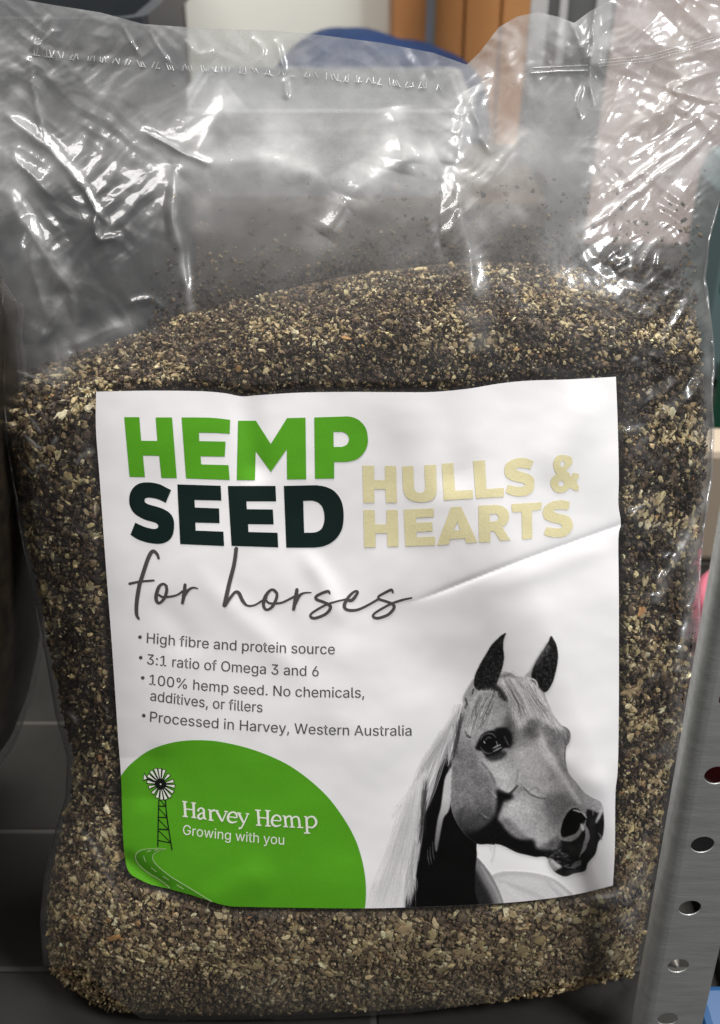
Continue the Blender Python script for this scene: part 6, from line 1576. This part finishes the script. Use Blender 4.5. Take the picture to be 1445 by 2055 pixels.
hair(50, [(926, 1415), (918, 1440), (912, 1455)], [(897, 1550), (900, 1535), (905, 1525)], [(910, 1480), (908, 1490), (906, 1495)], (1.0, 2.4), (0.5, 0.95), 0.75, 3)
hair(24, [(930, 1425), (922, 1450)], [(908, 1535), (912, 1520)], [(918, 1480), (915, 1490)], (0.8, 2.0), (0.12, 0.4), 0.65, 2.5)
for x, y, l in ((868, 1690, 36), (863, 1700, 34), (858, 1705, 30)):
    stroke([(x, y), (x + 1, y + l * .6), (x + 4, y + l)], (1, 2, 0.6), 0.42, 0.8, 0.5)
stroke([(986, 1694), (986, 1706)], (1, 0.6), 0.75, 0.6, 0.5); stroke([(994, 1694), (992, 1710), (987, 1728)], (1.6, 1.2, 0.6), 0.72, 0.7, 0.5)
# hairiness and grain of the print
tex = blur(HR.standard_normal((HH, HW)), 1.0); tex /= tex.std(); t2 = blur(HR.standard_normal((HH, HW)), 4); t2 /= t2.std()
IMG += HM * (0.030 * tex + 0.018 * t2) * np.clip(IMG * 2.2, 0.15, 1)
IMG += 0.012 * grain * (IMG < 0.98)
IMG = np.clip(IMG, 0.012, 1.0)
lin = np.where(IMG > 0.985, 1.0, IMG ** 2.2)[..., None] * np.array(PAPER)
lin = lin * np.where(IMG[..., None] > 0.985, 1.0, np.array([1.0, 0.99, 1.0]))
ldist = label_dist(hx.ravel().astype(float), hy.ravel().astype(float))
keepv = (IMG < 0.985) & (ldist.reshape(HH, HW) > -1.2)
quads = grid_faces(HH, HW)
kq = keepv.ravel()[quads].sum(1) >= 1
kq &= (ldist[quads] > 0).any(1)
quads = quads[kq]
used, inv = np.unique(quads, return_inverse=True)
quads = inv.reshape(-1, 4)
px, py = hx.ravel()[used].astype(float), hy.ravel()[used].astype(float)
py = py + np.minimum(ldist[used] - 0.2, 0)
P = ray_point(px, py, label_w(px, py) + LIFT)
mesh_obj('horse_photograph', P, quads, M_PHOTO, lab, True, lin.reshape(-1, 3)[used], nrm=label_normal(px, py))

# ------------------------------------------------------------------ the neighbouring bag, in the shade on the left
nb = at(-150, 1250, 0.10)
nbag = empty('seed_bag', (nb[0], 0.13, Z_FLOOR), 'dark bag of seed in the shade at the left edge, beside the labelled bag', 'bag')
out = spline(np.array([(0, 650), (6, 750), (17, 870), (40, 960), (62, 1100), (76, 1220), (74, 1330), (58, 1420), (25, 1490), (-60, 1535), (-320, 1535), (-420, 1200), (-380, 680), (-200, 560), (-60, 590)], float), 5, True)
n = len(out); V = []
cen = at(-160, 1050, 0.13)
for k in range(12):
    a = (k / 11 - 0.5) * math.pi
    for i, (Xp, Yp) in enumerate(out):
        p = at(Xp, Yp, 0.13)
        q = cen + (p - cen) * (0.06 + 0.94 * math.cos(a) ** 0.6)
        V.append((q[0], 0.13 + 0.085 * math.sin(a) + 0.003 * math.sin(i * 0.9 + k), max(q[2], Z_FLOOR + 0.001)))
Fc = []
for k in range(11):
    for i in range(n):
        Fc.append((k * n + i, k * n + (i + 1) % n, (k + 1) * n + (i + 1) % n, (k + 1) * n + i))
V = np.array(V)
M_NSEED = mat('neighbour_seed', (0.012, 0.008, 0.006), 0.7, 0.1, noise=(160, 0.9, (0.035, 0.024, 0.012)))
cc_ = np.array([cen[0], 0.13, cen[2]])
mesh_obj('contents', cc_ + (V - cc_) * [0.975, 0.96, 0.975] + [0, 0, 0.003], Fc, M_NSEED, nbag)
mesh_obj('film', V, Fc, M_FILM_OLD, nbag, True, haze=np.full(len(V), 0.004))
m_ = np.array([at(-60, 880, 0.075), at(52, 880, 0.09), at(40, 935, 0.09), at(-60, 1010, 0.075)])
